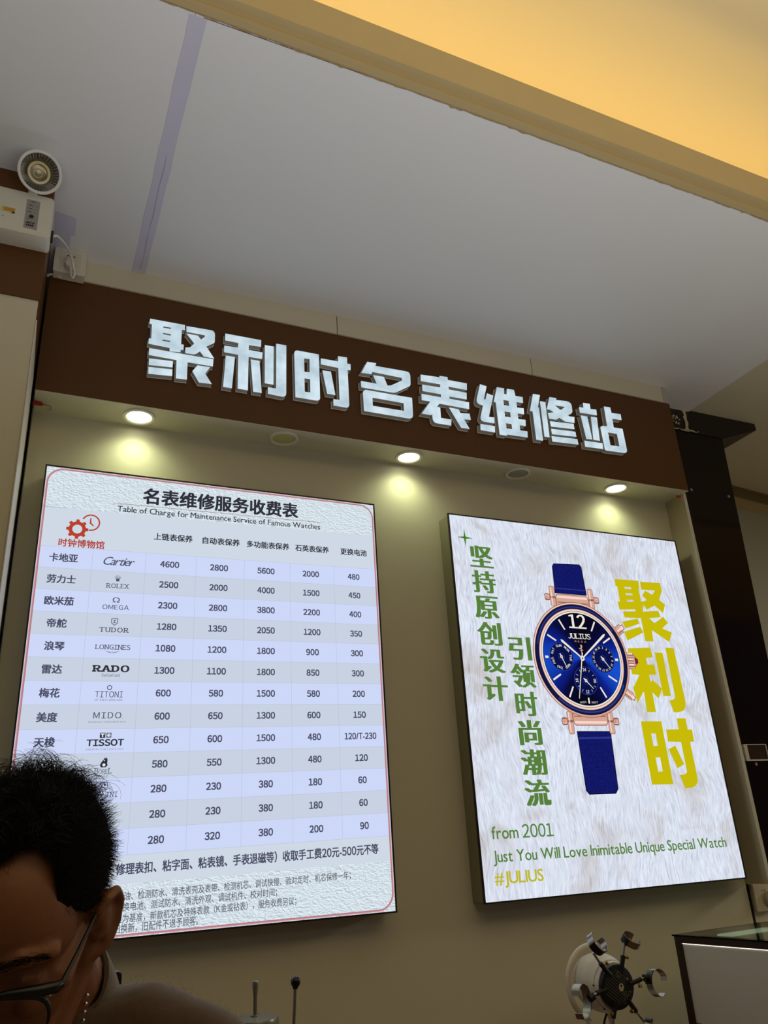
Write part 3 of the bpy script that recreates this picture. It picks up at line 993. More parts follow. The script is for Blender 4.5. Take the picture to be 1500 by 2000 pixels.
p.text('INI', U + .011, rv(10) + .003, U + .038, rv(10) + .0155, 0, serif=.09, bold=(.006, 0), gap=.22)
mark()
p.text('ANI', U + .026, rv(12) + .005, U + .049, rv(12) + .0165, 0, serif=.08, bold=(.016, 0), gap=.1)
mark()
# notes
p = Print(B1X, B1Z, BY + .001, SH)
p.lay = 4
p.text('、修理表扣、粘字面、粘表镜、手表退磁等）收取手工费20元-500元不等', .240, 1.0315, .950, 1.0575, 0, bold=(.028, .020))
for st, a, b, v in (('上油、检测防水、清洗表壳及表带、检测机芯、调试快慢、验对走时、机芯保修一年；', .268, .866, 1.1055), ('更换电池、测试防水、清洗外观、调试机件、校对时间；', .266, .662, 1.1290),
                    ('机型为基准，新款机芯及特殊表款（K金或钻表），服务收费另议；', .251, .713, 1.1535), ('以旧换新，旧配件不退予顾客。', .250, .462, 1.1740)):
    p.text(st, a, v - .011, b, v + .0095, 1, bold=(.010, .006))
p.build('note_lettering', [INK, glow('print_ink_grey', (92, 94, 108))], t)

# ------------------------------------------------------------------ backlit watch poster
B2X, B2Z, B2W, B2H = 1.2600, 2.4785, 1.0085, 1.2015
t = thing('watch_poster', 'backlit fur-background watch poster with blue watch and yellow characters, at the right of the wall', 'poster', (B2X + B2W / 2, 2.25, B2Z - B2H))
lightbox(t, B2X, B2Z, B2W, B2H, 0.0042)


def fur(nt, tc):
    """combed white fur: fine strands lying in drifting directions"""
    big = N(nt, 'ShaderNodeTexNoise', Scale=2.6, Detail=2.5)
    nt.links.new(tc.outputs['Object'], big.inputs['Vector'])
    sub = N(nt, 'ShaderNodeVectorMath', operation='SUBTRACT')
    sub.inputs[1].default_value = (.5, .5, .5)
    nt.links.new(big.outputs['Color'], sub.inputs[0])
    mul = N(nt, 'ShaderNodeVectorMath', operation='MULTIPLY')
    mul.inputs[1].default_value = (.22, 0, .10)
    nt.links.new(sub.outputs[0], mul.inputs[0])
    ad = N(nt, 'ShaderNodeVectorMath', operation='ADD')
    nt.links.new(tc.outputs['Object'], ad.inputs[0])
    nt.links.new(mul.outputs[0], ad.inputs[1])
    outs = []
    for ang, sx, sz, off in ((22, 210, 24, 0), (38, 260, 34, 3.7), (8, 150, 15, 8.1)):
        mp = N(nt, 'ShaderNodeMapping')
        mp.inputs['Rotation'].default_value = (0, math.radians(ang), 0)
        mp.inputs['Location'].default_value = (off, off, off)
        mp.inputs['Scale'].default_value = (sx, 1, sz)
        nt.links.new(ad.outputs[0], mp.inputs[0])
        n1 = N(nt, 'ShaderNodeTexNoise', Scale=1.0, Detail=3.0, Distortion=.35)
        nt.links.new(mp.outputs[0], n1.inputs['Vector'])
        outs.append(n1.outputs['Fac'])
    patch = N(nt, 'ShaderNodeTexNoise', Scale=7.0, Detail=2.0)
    nt.links.new(tc.outputs['Object'], patch.inputs['Vector'])
    pr = N(nt, 'ShaderNodeMapRange')
    pr.inputs['From Min'].default_value = .4
    pr.inputs['From Max'].default_value = .6
    nt.links.new(patch.outputs['Fac'], pr.inputs['Value'])
    m1 = N(nt, 'ShaderNodeMix', data_type='FLOAT')
    nt.links.new(pr.outputs[0], m1.inputs[0])
    nt.links.new(outs[0], m1.inputs[2])
    nt.links.new(outs[1], m1.inputs[3])
    m2 = N(nt, 'ShaderNodeMix', data_type='FLOAT')
    m2.inputs[0].default_value = .35
    nt.links.new(m1.outputs[0], m2.inputs[2])
    nt.links.new(outs[2], m2.inputs[3])
    hair = ramp(nt, m2.outputs[0], [(0.30, (178, 182, 196)), (0.45, (212, 219, 233)), (0.60, (232, 239, 252))])
    n2 = N(nt, 'ShaderNodeTexNoise', Scale=8.0, Detail=4.0, Distortion=.6)
    nt.links.new(ad.outputs[0], n2.inputs['Vector'])
    tint = ramp(nt, n2.outputs['Fac'], [(0.30, (226, 214, 202)), (0.46, (250, 248, 248)), (0.62, (255, 255, 255))])
    mx = N(nt, 'ShaderNodeMix', data_type='RGBA', blend_type='MULTIPLY')
    mx.inputs[0].default_value = .8
    nt.links.new(hair, mx.inputs[6])
    nt.links.new(tint, mx.inputs[7])
    return mx.outputs[2]


FUR = ramp_glow('printed_white_fur', fur)
p = Print(B2X, B2Z, BY + .001)
p.lay = 0
p.rect(FW, FW, B2W - FW, B2H - FW, 0)
p.build('face_panel', [FUR, EDGEW], t)
GREEN = glow('print_green', (86, 128, 58))
GREEND = glow('print_green_deep', (62, 122, 24))
YELL = glow('print_yellow', (199, 186, 8))
OLIVE = glow('print_yellow_text', (192, 184, 40))
p = Print(B2X, B2Z, BY + .001)
p.lay = 6
st = []
for k in range(8):
    a = PI / 4 * k
    r = (.034 if k % 4 == 0 or k % 4 == 2 else .0055)
    st.append((.0585 + r * (.88 if k % 4 == 0 else 1) * math.cos(a), .0835 + r * math.sin(a)))
p.poly(st, 0)
p.build('star_mark', [GREEND], t, 'small green four-pointed star')
p = Print(B2X, B2Z, BY + .001)
p.lay = 6
for cx, v0, st, w, dv in ((.1155, .1475, '坚持原创设计', .084, .0889), (.2255, .4585, '引领时尚潮流', .086, .0900)):
    for k, ch in enumerate(st):
        hgt = .077
        ww = w * {'引': .92, '时': .9, '尚': .9}.get(ch, 1.0)
        p.text(ch, cx - ww / 2, v0 + dv * k - hgt / 2, cx + ww / 2, v0 + dv * k + hgt / 2, 0, bold=(.045, .003))
p.build('slogan_lettering', [GREEN], t, 'two columns of green upright characters')
p = Print(B2X, B2Z, BY + .001, 0.006)
p.lay = 6
p.text('from 2001', .047, .9985, .264, 1.0365, 0, bold=(.012, .006), wide='digits', gap=.075)
p.build('tagline', [GREEN, OLIVE], t)
p.mb = MB()
p.lay = 6
p.text('Just You Will Love Inimitable Unique Special Watch', .045, 1.0665, .951, 1.1085, 0, bold=(.012, .004), wide=False, gap=.075, space=.25)
p.build('tagline', [GREEN, OLIVE], t)
p.mb = MB()
p.lay = 6
p.text('#JULIUS', .043, 1.1235, .209, 1.1665, 1, bold=(.016, .008), wide=False, gap=.07)
p.build('tagline', [GREEN, OLIVE], t)
p.mb = MB()
p.lay = 6
for k, (ch, polys) in enumerate(GOLD):
    P_ = [[(x * 1e-4 + 1.2604, z * 1e-4 + 2.4758) for x, z in q] for q in polys]
    vs, fs = curve_shape(P_)
    if k == 0:
        gb = MB()
    gb.add([(x, BY + .001 - .00006 * 5, z) for x, z, _ in vs], fs)
gb = gb.build('brand_lettering', [YELL], t, clean=False)
gb['label'] = 'three large yellow characters'

# --- the printed watch picture (flat artwork)
wc = (.4735, .4825)


def dial(nt, tc):
    sx = N(nt, 'ShaderNodeSeparateXYZ')
    nt.links.new(tc.outputs['Object'], sx.inputs[0])
    an = N(nt, 'ShaderNodeMath', operation='ARCTAN2')
    nt.links.new(sx.outputs['Z'], an.inputs[0])
    nt.links.new(sx.outputs['X'], an.inputs[1])
    c2 = N(nt, 'ShaderNodeMath', operation='MULTIPLY_ADD')
    c2.inputs[1].default_value = 2.0
    c2.inputs[2].default_value = 0.25
    nt.links.new(an.outputs[0], c2.inputs[0])
    co = N(nt, 'ShaderNodeMath', operation='COSINE')
    nt.links.new(c2.outputs[0], co.inputs[0])
    ma = N(nt, 'ShaderNodeMath', operation='MULTIPLY_ADD')
    ma.inputs[1].default_value = .5
    ma.inputs[2].default_value = .5
    nt.links.new(co.outputs[0], ma.inputs[0])
    # darker to the top edge of the dial print
    zz = N(nt, 'ShaderNodeMath', operation='MULTIPLY_ADD')
    zz.inputs[1].default_value = -2.6
    zz.inputs[2].default_value = .86
    nt.links.new(sx.outputs['Z'], zz.inputs[0])
    mu = N(nt, 'ShaderNodeMath', operation='MULTIPLY', use_clamp=True)
    nt.links.new(ma.outputs[0], mu.inputs[0])
    nt.links.new(zz.outputs[0], mu.inputs[1])
    return ramp(nt, mu.outputs[0], [(0.0, (7, 7, 26)), (0.3, (10, 12, 62)), (0.62, (14, 34, 142)), (1.0, (24, 84, 214))])


def grain(ca, cb, sc):
    def f(nt, tc):
        n = N(nt, 'ShaderNodeTexNoise', Scale=sc, Detail=4.0)
        nt.links.new(tc.outputs['Object'], n.inputs['Vector'])
        return ramp(nt, n.outputs['Fac'], [(.35, ca), (.68, cb)])
    return f


WM = [ramp_glow('print_strap_leather', grain((13, 15, 78), (24, 32, 122), 260)), glow('print_rose_gold', (214, 166, 148)), glow('print_rose_dark', (140, 92, 82)), glow('print_rose_light', (246, 216, 204)),
      glow('print_bezel_navy', (18, 22, 66)), glow('print_bezel_sheen', (44, 58, 128)), glow('print_cream', (240, 234, 218)), ramp_glow('print_dial_blue', dial), glow('print_subdial', (10, 16, 74)),
      glow('print_subdial_ring', (40, 70, 170)), glow('print_strap_edge', (8, 8, 40)), glow('print_black_navy', (9, 9, 34)), glow('print_ruby', (120, 24, 60)), glow('print_strap_sheen', (46, 54, 140))]
STR, ROSE, RDK, RLT, NAVY, NSH, CRM, DIAL, SUB, SRG, SED, BLK, RUBY, SSH = range(14)
p = Print(B2X, B2Z, BY + .001)
X0, V0 = wc


def R_(u0, v0, u1, v1, mi, lay):
    p.lay = lay
    p.poly(list(reversed(rrect(u0, v0, u1, v1, min(abs(u1 - u0), abs(v1 - v0)) * .28, 4))), mi)


# straps
p.lay = 6
p.poly([(.403, .156), (.412, .145), (.523, .140), (.532, .149), (.5355, .256), (.3985, .256)], SED)
p.poly([(.4065, .724), (.5445, .724), (.538, .906), (.5255, .9205), (.4195, .9205), (.4085, .908)], SED)
p.lay = 7
p.poly([(.406, .157), (.414, .148), (.521, .143), (.529, .151), (.5325, .254), (.4015, .254)], STR)
p.poly([(.4095, .727), (.5415, .727), (.535, .905), (.524, .9175), (.421, .9175), (.4115, .907)], STR)
p.lay = 8
p.poly([(.402, .236), (.532, .236), (.5325, .2395), (.402, .2395)], SSH)
p.poly([(.410, .744), (.541, .742), (.5405, .748), (.4105, .750)], SSH)
# end links, lugs, pins, at top and bottom
for sgn in (0, 1):
    def vv(v):
        return v if not sgn else 2 * V0 - v - .001
    for a, b in ((.353, .376), (.562, .586)):
        R_(a, min(vv(.259), vv(.284)), b, max(vv(.259), vv(.284)), RDK, 7)
        R_(a + .002, min(vv(.263), vv(.279)), b - .002, max(vv(.263), vv(.279)), ROSE, 8)
        p.lay = 9
        p.rect(a + .008, min(vv(.259), vv(.284)), a + .0095, max(vv(.259), vv(.284)), RDK)
        p.rect(a + .004, min(vv(.264), vv(.2665)), b - .004, max(vv(.264), vv(.2665)), RLT)
    for a, b in ((.375, .3985), (.5395, .5635)):
        R_(a, min(vv(.230), vv(.304)), b, max(vv(.230), vv(.304)), RDK, 8)
        R_(a + .0015, min(vv(.2315), vv(.303)), b - .0015, max(vv(.2315), vv(.303)), ROSE, 9)
        p.lay = 10
        p.rect(a + .006, min(vv(.236), vv(.30)), a + .0105, max(vv(.236), vv(.30)), RLT)
        p.rect(a + .002, min(vv(.268), vv(.275)), b - .002, max(vv(.268), vv(.275)), RDK)
    R_(.3985, min(vv(.257), vv(.310)), .5395, max(vv(.257), vv(.310)), RDK, 8)
    R_(.4005, min(vv(.259), vv(.310)), .5375, max(vv(.259), vv(.310)), ROSE, 9)
    p.lay = 10
    p.rect(.404, min(vv(.264), vv(.272)), .534, max(vv(.264), vv(.272)), RLT)
    p.rect(.404, min(vv(.286), vv(.289)), .534, max(vv(.286), vv(.289)), RDK)
# pushers and crown
for ang, r0, r1, w in ((-31, .19, .236, .034), (34, .19, .240, .030)):
    a = math.radians(ang)
    d, n_ = Vector((math.cos(a), math.sin(a))), Vector((-math.sin(a), math.cos(a)))

    def q_(r, s_):
        return (X0 + d.x * r + n_.x * s_, V0 + d.y * r + n_.y * s_)
    for lay, mi, ra, rb, wa, wb in ((7, RDK, r0, r1 - .012, w, w), (8, ROSE, r0, r1 - .014, w - .004, w - .004), (7, RDK, r1 - .016, r1, w * .66, w * .5), (8, RLT, r1 - .016, r1 - .003, w * .5, w * .36)):
        p.lay = lay
        p.poly([q_(ra, -wa / 2), q_(rb, -wb / 2), q_(rb, wb / 2), q_(ra, wa / 2)], mi)
    p.lay = 9
    p.poly([q_(r0, -w * .1), q_(r1 - .014, -w * .1), q_(r1 - .014, w * .1), q_(r0, w * .1)], RLT)
    p.poly([q_(r0, w * .22), q_(r1 - .014, w * .22), q_(r1 - .014, w * .32), q_(r0, w * .32)], RDK)
p.lay = 7
p.poly([(X0 + .19, V0 - .030), (X0 + .222, V0 - .026), (X0 + .236, V0 - .010), (X0 + .236, V0 + .012), (X0 + .222, V0 + .028), (X0 + .19, V0 + .032)], RDK)
p.lay = 8
for k in range(6):
    v = V0 - .027 + .0098 * k
    p.rect(X0 + .192, v, X0 + .221, v + .0062, ROSE if k % 2 else RLT)
p.poly([(X0 + .222, V0 - .022), (X0 + .232, V0 - .010), (X0 + .232, V0 + .012), (X0 + .222, V0 + .024)], ROSE)
p.lay = 9
p.poly([(X0 + .227, V0 - .012), (X0 + .241, V0 - .006), (X0 + .241, V0 + .008), (X0 + .227, V0 + .014)], RUBY)
# case
for lay, r, mi in ((11, .1985, RDK), (12, .1965, ROSE), (14, .1905, BLK), (15, .1885, NAVY), (17, .1735, ROSE), (18, .1715, RLT), (19, .1665, RDK), (20, .1645, CRM), (21, .1595, BLK)):
    p.lay = lay
    p.disc(wc, r, mi, 96)
p.lay = 13
p.ring(wc, .192, .1945, RLT, 2.2, 5.6)
p.lay = 16
p.ring(wc, .1785, .183, NSH, -2.9, -0.6)
p.ring(wc, .178, .1835, NSH, .5, 2.3)
p.lay = 22
p.disc(wc, .158, DIAL, 96)
# sub-dials
subs = ((.3875, .480), (.5605, .482), (.4740, .5585))
for c in subs:
    p.lay = 23
    p.ring(c, .0465, .048, SRG)
    p.disc(c, .0465, SUB, 48)
    p.lay = 24
    p.ring(c, .012, .013, SRG)
p.lay = 25
for k, st in enumerate(('SUN', 'MON', 'TUE', 'WED', 'THU', 'FRI', 'SAT')):
    a = -PI / 2 - .15 + 2 * PI * k / 7
    u, v = subs[0][0] + .0375 * math.cos(a), subs[0][1] + .0375 * math.sin(a)
    p.text(st, u - .0115, v - .0042, u + .0115, v + .0042, CRM, rot=a + PI / 2, bold=(.02, .0))
for k in range(16):
    st = str(1 + 2 * k)
    a = -PI / 2 + 2 * PI * (k + .35) / 16
    u, v = subs[1][0] + .0395 * math.cos(a), subs[1][1] + .0395 * math.sin(a)
    w = .0025 * len(st)
    p.text(st, u - w, v - .0036, u + w, v + .0036, CRM, rot=a + PI / 2, bold=(.02, 0))
for st, a in (('24', -PI / 2), ('06', 0), ('12', PI / 2), ('18', PI)):
    u, v = subs[2][0] + .037 * math.cos(a), subs[2][1] + .037 * math.sin(a)
    p.text(st, u - .0066, v - .0052, u + .0066, v + .0052, CRM, rot=a + PI / 2 if st in ('06', '18') else 0, bold=(.02, 0))
for k in range(12):
    if k % 3:
        a = 2 * PI * k / 12
        p.stroke((subs[2][0] + .034 * math.cos(a), subs[2][1] + .034 * math.sin(a)), (subs[2][0] + .042 * math.cos(a), subs[2][1] + .042 * math.sin(a)), .0013, None, CRM)
# hour marks
for k in range(1, 12):
    a = -PI / 2 + 2 * PI * k / 12
    r1, r0 = .152, .112
    if k in (3, 9):
        r0 = .139
    if k == 6:
        r0 = .133
    if k in (2, 4, 8, 10):
        r0 = .114
    p.lay = 25
    p.stroke((X0 + r0 * math.cos(a), V0 + r0 * math.sin(a)), (X0 + r1 * math.cos(a), V0 + r1 * math.sin(a)), .0075 if k in (3, 9) else .0055, .0085 if k in (3, 9) else .0062, CRM)
p.text('12', .4395, .3285, .5095, .3785, CRM, serif=.06, bold=(.03, .0), gap=.06)
p.text('JULIUS', .4275, .3965, .5215, .4155, CRM, serif=.09, bold=(.012, 0), gap=.06)
p.text('REGA', .452, .4215, .500, .4275, ROSE, gap=.5)
p.text('SWISS', .436, .6275, .462, .634, CRM, gap=.14, rot=-.1)
p.text('MOVT', .484, .6275, .510, .634, CRM, gap=.14, rot=-.02)
p.ring((.470, .441), .0065, .010, ROSE, -.6, 2.2, 20)
p.stroke((.4745, .435), (.4745, .470), .004, .003, ROSE)
p.stroke((.468, .4555), (.482, .4535), .0028, None, ROSE)
# hands
for q, w in (((.3935, .4205), .0085), ((.5865, .3925), .0085)):
    p.lay = 27
    d = Vector((q[0] - X0, q[1] - V0))
    e = (X0 + d.x * .93, V0 + d.y * .93)
    p.stroke((X0, V0), e, .0045, w, CRM)
    p.stroke(e, q, w, .0008, CRM)
p.stroke((X0 + .003, V0 - .02), (.4355, .6185), .0042, .0026, CRM)
for c, q in zip(subs, ((.404, .516), (.584, .512), (.501, .585))):
    p.lay = 26
    p.stroke((c[0] - (q[0] - c[0]) * .3, c[1] - (q[1] - c[1]) * .3), q, .0042, .0018, CRM)
    p.disc(c, .0055, CRM, 20)
    p.lay = 27
    p.disc(c, .0022, RDK, 14)
p.lay = 28
p.disc(wc, .0088, CRM, 24)
p.lay = 29
p.disc(wc, .0035, RDK, 16)
p.build('watch_picture', WM, t, 'printed picture of a round blue wristwatch', origin=(B2X + X0, BY, B2Z - V0))
# ------------------------------------------------------------------ emergency light on the left post
WHITEP = mat('white_plastic', (226, 224, 214), 0.35)
GREYLAB = mat('silver_label', (150, 148, 142), 0.45)
CHROME = mat('chrome', (205, 205, 205), 0.18, metal=1.0)
STEEL = mat('brushed_steel', (168, 164, 156), 0.32, metal=1.0, noise=0.06, nscale=90)
BRASS = mat('brass', (150, 112, 62), 0.35, metal=0.9)
t = thing('emergency_light', 'white emergency light box with round lamp head, high on the left post under the ceiling', 'emergency light', (-0.2, 1.82, 2.909))
b = MB()
EX0, EX1, EY, EZ0, EZ1 = -0.37, -0.0595, 1.760, 2.9085, 3.040
pr = rrect(EX0, EZ0, EX1, EZ1, .010, 5)
nprof = len(pr)
vs = []
for (y, ins) in ((1.8185, 0.0), (1.766, 0.0), (1.7615, .0015), (EY, .006)):
    for x, z in pr:
        cx, cz = (EX0 + EX1) / 2, (EZ0 + EZ1) / 2
        vs.append((x - math.copysign(ins, x - cx), y, z - math.copysign(ins, z - cz)))
fs = [tuple(range(nprof)), tuple(reversed(range(3 * nprof, 4 * nprof)))]
for r in range(3):
    fs += [(r * nprof + i, r * nprof + (i + 1) % nprof, (r + 1) * nprof + (i + 1) % nprof, (r + 1) * nprof + i) for i in range(nprof)]
b.add(vs, fs)
b.build('housing', mat('emergency_housing', (214, 210, 194), 0.35), t, smooth=35)
lb = MB().m(0)
lb.prism([(-.1235, .0165), (-.0925, .0165), (-.0925, .108), (-.1235, .108)], lambda u, v, d: (u, EY - d, EZ0 + v), .0008, .0)
pe = Print(0, EZ0, EY - .0008)
pe.mb = lb


def inv(u, v, w, h, mi, st=None, **k):
    if st:
        pe.text(st, u - w / 2, -v - h / 2, u + w / 2, -v + h / 2, mi, **k)
    else:
        pe.rect(u - w / 2, -v - h / 2, u + w / 2, -v + h / 2, mi)


pe.lay = 2
for k in range(3):
    inv(-.1115 + .0035 * k, .103, .0025, .0025, 1)
for k, v in enumerate((.0905, .080, .0695)):
    for q in range(3):
        inv(-.117 + .003 * q, v, .0023, .0026, 1)
    for q in range(4):
        inv(-.1055 + .0028 * q, v - .0008, .0018, .0016, 2)
    pe.disc((-.1085, -(v - .0045)), .0010, 2, 10)
inv(-.1175, .0465, .0022, .0022, 1)
inv(-.114, .0465, .0022, .0022, 1)
inv(-.107, .0465, .006, .0012, 2)
inv(-.1085, .0345, .022, .0068, 1, 'ANTIF', italic=.3, bold=(.05, .02), gap=.06)
for q in range(4):
    inv(-.1165 + .0046 * q, .0265, .0038, .0056, 1)
lb.build('control_label', [GREYLAB, BLACK, mat('label_grey_print', (110, 108, 104), 0.5)], t, 'silver control label with black print', clean=False)
MB().lathe((-.1085, EY - .0008, EZ0 + .055), (0, -1, 0), [(0, .003), (.004, .0028), (.0055, .0012), (.0055, 0)], 20).build('test_button', BLACK, t, smooth=40)
lb = MB().m(0)
lb.prism([(-.179, .0525), (-.147, .0525), (-.147, .0685), (-.179, .0685)], lambda u, v, d: (u, EY - d, EZ0 + v), .0006, .0)
pe = Print(0, EZ0, EY - .0006)
pe.mb = lb
pe.lay = 2
inv(-.160, .0615, .026, .0115, 1)
pe.lay = 3
inv(-.1505, .0545, .0075, .0055, 2)
lb.build('yellow_label', [mat('label_cream', (206, 190, 140), 0.5), mat('label_yellow', (190, 146, 30), 0.5), mat('label_dark', (70, 60, 50), 0.5)], t, 'small yellow sticker', clean=False)
lb = MB()
pe = Print(0, EZ0, EY - .0002)
pe.mb = lb
pe.lay = 2
for u in (-.172, -.1805):
    pe.disc((u, -.0385), .0018, 0, 12)
    pe.rect(u - .002, -.034, u + .002, -.0335, 0)
lb.build('indicator_marks', mat('mark_grey', (120, 116, 108), 0.5), t, clean=False)
# lamp head on a short stem
lc = Vector((-0.1025, 1.722, 3.0775))
ld = Vector((0.20, -0.80, -0.57)).normalized()
lamp = MB().lathe(lc, ld, [(0.0, -.052), (.018, -.050), (.034, -.036), (.047, -.012), (.0525, .002), (.0535, .007), (.0515, .0095), (.0465, .0075), (.0455, .004)], 44).build('lamp_head', WHITEP, t, smooth=35)
MB().lathe(lc, ld, [(.0455, .0045), (.030, -.010), (.020, -.020), (.019, -.019), (.0, -.020)], 44).build('reflector', mat('lamp_reflector', (170, 160, 136), 0.2, metal=0.85), lamp, smooth=30)
f = MB()
for k in range(36):
    a = 2 * PI * k / 36
    x, y, d = frame_from(ld)
    q = lambda r, h, da=0.0: lc + d * h + (x * math.cos(a + da) + y * math.sin(a + da)) * r
    f.add([q(.0445, .0048, -.05), q(.0445, .0048, .05), q(.034, -.0045, .04), q(.034, -.0045, -.04)], [(0, 1, 2, 3)])
f.build('facet_ring', mat('lamp_facets', (92, 92, 100), 0.15, metal=0.7), lamp)
MB().lathe(lc, ld, [(.028, -.0075), (.0275, -.004), (.0215, -.004), (.0205, -.012)], 40).build('inner_ring', mat('lamp_inner_ring', (190, 176, 130), 0.3, metal=0.3), lamp, smooth=30)
MB().lathe(lc, ld, [(0, -.014), (.0025, -.0142), (.0025, -.018)], 4).lathe(lc, ld, [(.009, -.0185), (.0105, -.0165), (.012, -.0188)], 30).build('led_chip', mat('led_chip_yellow', (216, 206, 130), 0.4), lamp)
MB().lathe(lc, ld, [(0, .0072), (.02, .007), (.044, .0052), (.046, .0045)], 40).build('lens', mat('lamp_clear_lens', (250, 250, 248), 0.04, trans=1.0, ior=1.15, spec=.4), lamp, smooth=60)
MB().tube([(-.116, 1.800, 3.030), (-.116, 1.795, 3.05), lc - ld * .040], [.012, .011, .012], 14).build('swivel_stem', WHITEP, t, smooth=50)
MB().box((-.0600, 1.786, 2.932), (-.0535, 1.806, 2.958)).build('cable_grommet', BLACK, t, bevel=.002)

# left socket above the sign board, plug and cable
t = thing('wall_socket', 'cream surface-mounted power socket above the left end of the sign board', 'socket', (-.008, 2.1245, 3.064))
SOCK = mat('socket_plastic', (222, 214, 190), 0.4)
MB().prism(rrect(-.051, 3.066, .036, 3.1508, .003), lambda u, v, d: (u, d, v), 2.1195, 2.088).build('back_box', SOCK, t)
b = MB().prism(rrect(-.0525, 3.0645, .0375, 3.1515, .004), lambda u, v, d: (u, d, v), 2.0878, 2.082)
b.build('cover_plate', SOCK, t, bevel=.0012)
MB().prism(rrect(-.035, 3.074, .022, 3.142, .002), lambda u, v, d: (u, d, v), 2.0822, 2.0808).build('socket_insert', mat('socket_insert', (214, 206, 182), 0.4), t)
b = MB()
for sx in (-1, 1):
    mt = Matrix.Translation((-.0065 + sx * .009, 2.0807, 3.126)) @ Matrix.Rotation(sx * .6, 4, 'Y')
    b.box((-.0035, -.0003, -.0014), (.0035, .0004, .0014), mt)
b.box((-.0085, 2.0804, 3.118), (-.0045, 2.0809, 3.1195))
b.build('pin_slots', BLACK, t)
cp = [(-.0545, 1.796, 2.9465), (-.046, 1.82, 2.972), (-.031, 1.88, 3.008), (-.016, 1.955, 3.046), (-.004, 2.018, 3.0655), (.0055, 2.043, 3.050), (.0078, 2.047, 3.034), (.0040, 2.049, 3.0255), (-.001, 2.053, 3.034), (-.003, 2.057, 3.050), (-.0045, 2.060, 3.066)]
# smooth the cable with a Catmull-Rom pass


def catmull(p, n=6):
    p = [Vector(q) for q in p]
    out = []
    for i in range(len(p) - 1):
        a, b_, c, d = p[max(i - 1, 0)], p[i], p[i + 1], p[min(i + 2, len(p) - 1)]
        for k in range(n):
            s = k / n
            out.append(0.5 * ((2 * b_) + (c - a) * s + (2 * a - 5 * b_ + 4 * c - d) * s * s + (3 * b_ - a - 3 * c + d) * s ** 3))
    return out + [p[-1]]


t = thing('power_cable', 'white power cable curving from the emergency light to the left socket', 'cable', (-.01, 2.06, 3.03))
MB().tube(catmull(cp), .0031, 10).build('cord', mat('white_cord', (232, 228, 214), 0.45), t, smooth=60)
pl = MB()
pl.prism([(-.0215, .008), (-.0175, .023), (-.0065, .033), (.0055, .024), (.0085, .009), (.003, .0005), (-.0155, .0005)], lambda u, v, d: (u, d, 3.070 + v), 2.0802, 2.052)
pl.build('plug_body', SOCK, t, bevel=.003)
MB().tube([(-.0045, 2.0605, 3.0735), (-.0045, 2.0600, 3.066), (-.0035, 2.0585, 3.055)], [.0065, .0058, .0042], 12).build('strain_relief', SOCK, t, smooth=40)
# scrap of white packing at the left end of the board top
b = MB()
b.tube(catmull([(-.066, 2.118, 3.066), (-.055, 2.112, 3.071), (-.035, 2.110, 3.0665), (-.028, 2.112, 3.064)], 5), [.004] * 15 + [.0025], 8)
tag(b.build('packing_scrap', mat('scrap_white', (206, 198, 180), 0.6), smooth=60), 'scrap of pale packing stuck at the top left corner of the sign board', 'scrap')

# red wire connectors
RED = mat('red_plastic', (176, 22, 28), 0.35)
WIRE = mat('wire_beige', (190, 184, 160), 0.4)
t = thing('wire_connector', 'red wire cap with thin wire lying under the left end of the sign board', 'wire cap', (-.045, 2.19, 2.677))
b = MB().tube([(-.0615, 2.186, 2.6710), (-.047, 2.189, 2.6710), (-.039, 2.190, 2.6710), (-.034, 2.191, 2.6712)], [.0056, .0058, .0052, .0025], 14)
for k in range(8):
    a = 2 * PI * k / 8
    b.tube([(-.060, 2.186 + .0054 * math.cos(a), 2.671 + .0054 * math.sin(a)), (-.042, 2.189 + .0052 * math.cos(a), 2.671 + .0052 * math.sin(a))], .0007, 5)
b.build('cap', RED, t, smooth=40)
MB().tube(catmull([(-.035, 2.191, 2.6712), (-.025, 2.190, 2.671), (-.016, 2.195, 2.671), (-.012, 2.204, 2.672), (-.015, 2.215, 2.673), (-.022, 2.222, 2.674)]), .0008, 6).build('wire', mat('wire_dark', (96, 90, 66), 0.5), t, smooth=60)
t = thing('wire_connector', 'red wire cap with white wire hook hanging at the right end of the sign board', 'wire cap', (2.335, 2.17, 2.65))
def nearer(pts, f=.984):
    return [(x * f, y * f, 1.45 + (z - 1.45) * f) for x, y, z in pts]


MB().tube(nearer([(2.3235, 2.176, 2.6765), (2.330, 2.172, 2.674), (2.3345, 2.168, 2.6705), (2.336, 2.166, 2.6675)]), [.0048, .0056, .005, .002], 14).build('cap', RED, t, smooth=40)
b = MB().tube(catmull(nearer([(2.335, 2.165, 2.670), (2.336, 2.162, 2.662), (2.3385, 2.160, 2.6525), (2.344, 2.160, 2.6505), (2.3495, 2.160, 2.656), (2.352, 2.160, 2.6645)])), .0011, 6)
b.tube([(2.288, 2.142, 2.659), (2.284, 2.145, 2.668), (2.283, 2.146, 2.678)], .0011, 6)
b.build('wire', mat('wire_white', (210, 206, 190), 0.4), t, smooth=60)

# mirror screws on the dark column
for (x, z, r), lab in zip(((2.517, 2.770, .0072), (2.7295, 2.766, .0072), (2.4685, 2.2525, .0055), (2.4685, 2.0725, .0045)),
                          ('round steel screw cap high on the dark column beside the sign corner', 'round steel screw cap high on the dark column near its right edge',
                           'small steel screw cap at the left edge of the dark column, upper of two', 'small steel screw cap at the left edge of the dark column, lower of two')):
    b = MB().lathe((x, 2.2698, z), (0, -1, 0), [(0, .0042), (r * .45, .0040), (r * .8, .0030), (r, .0012), (r, 0)], 24)
    tag(b.build('screw_cap', STEEL, smooth=40), lab, 'screw', 'screw caps on the dark column')
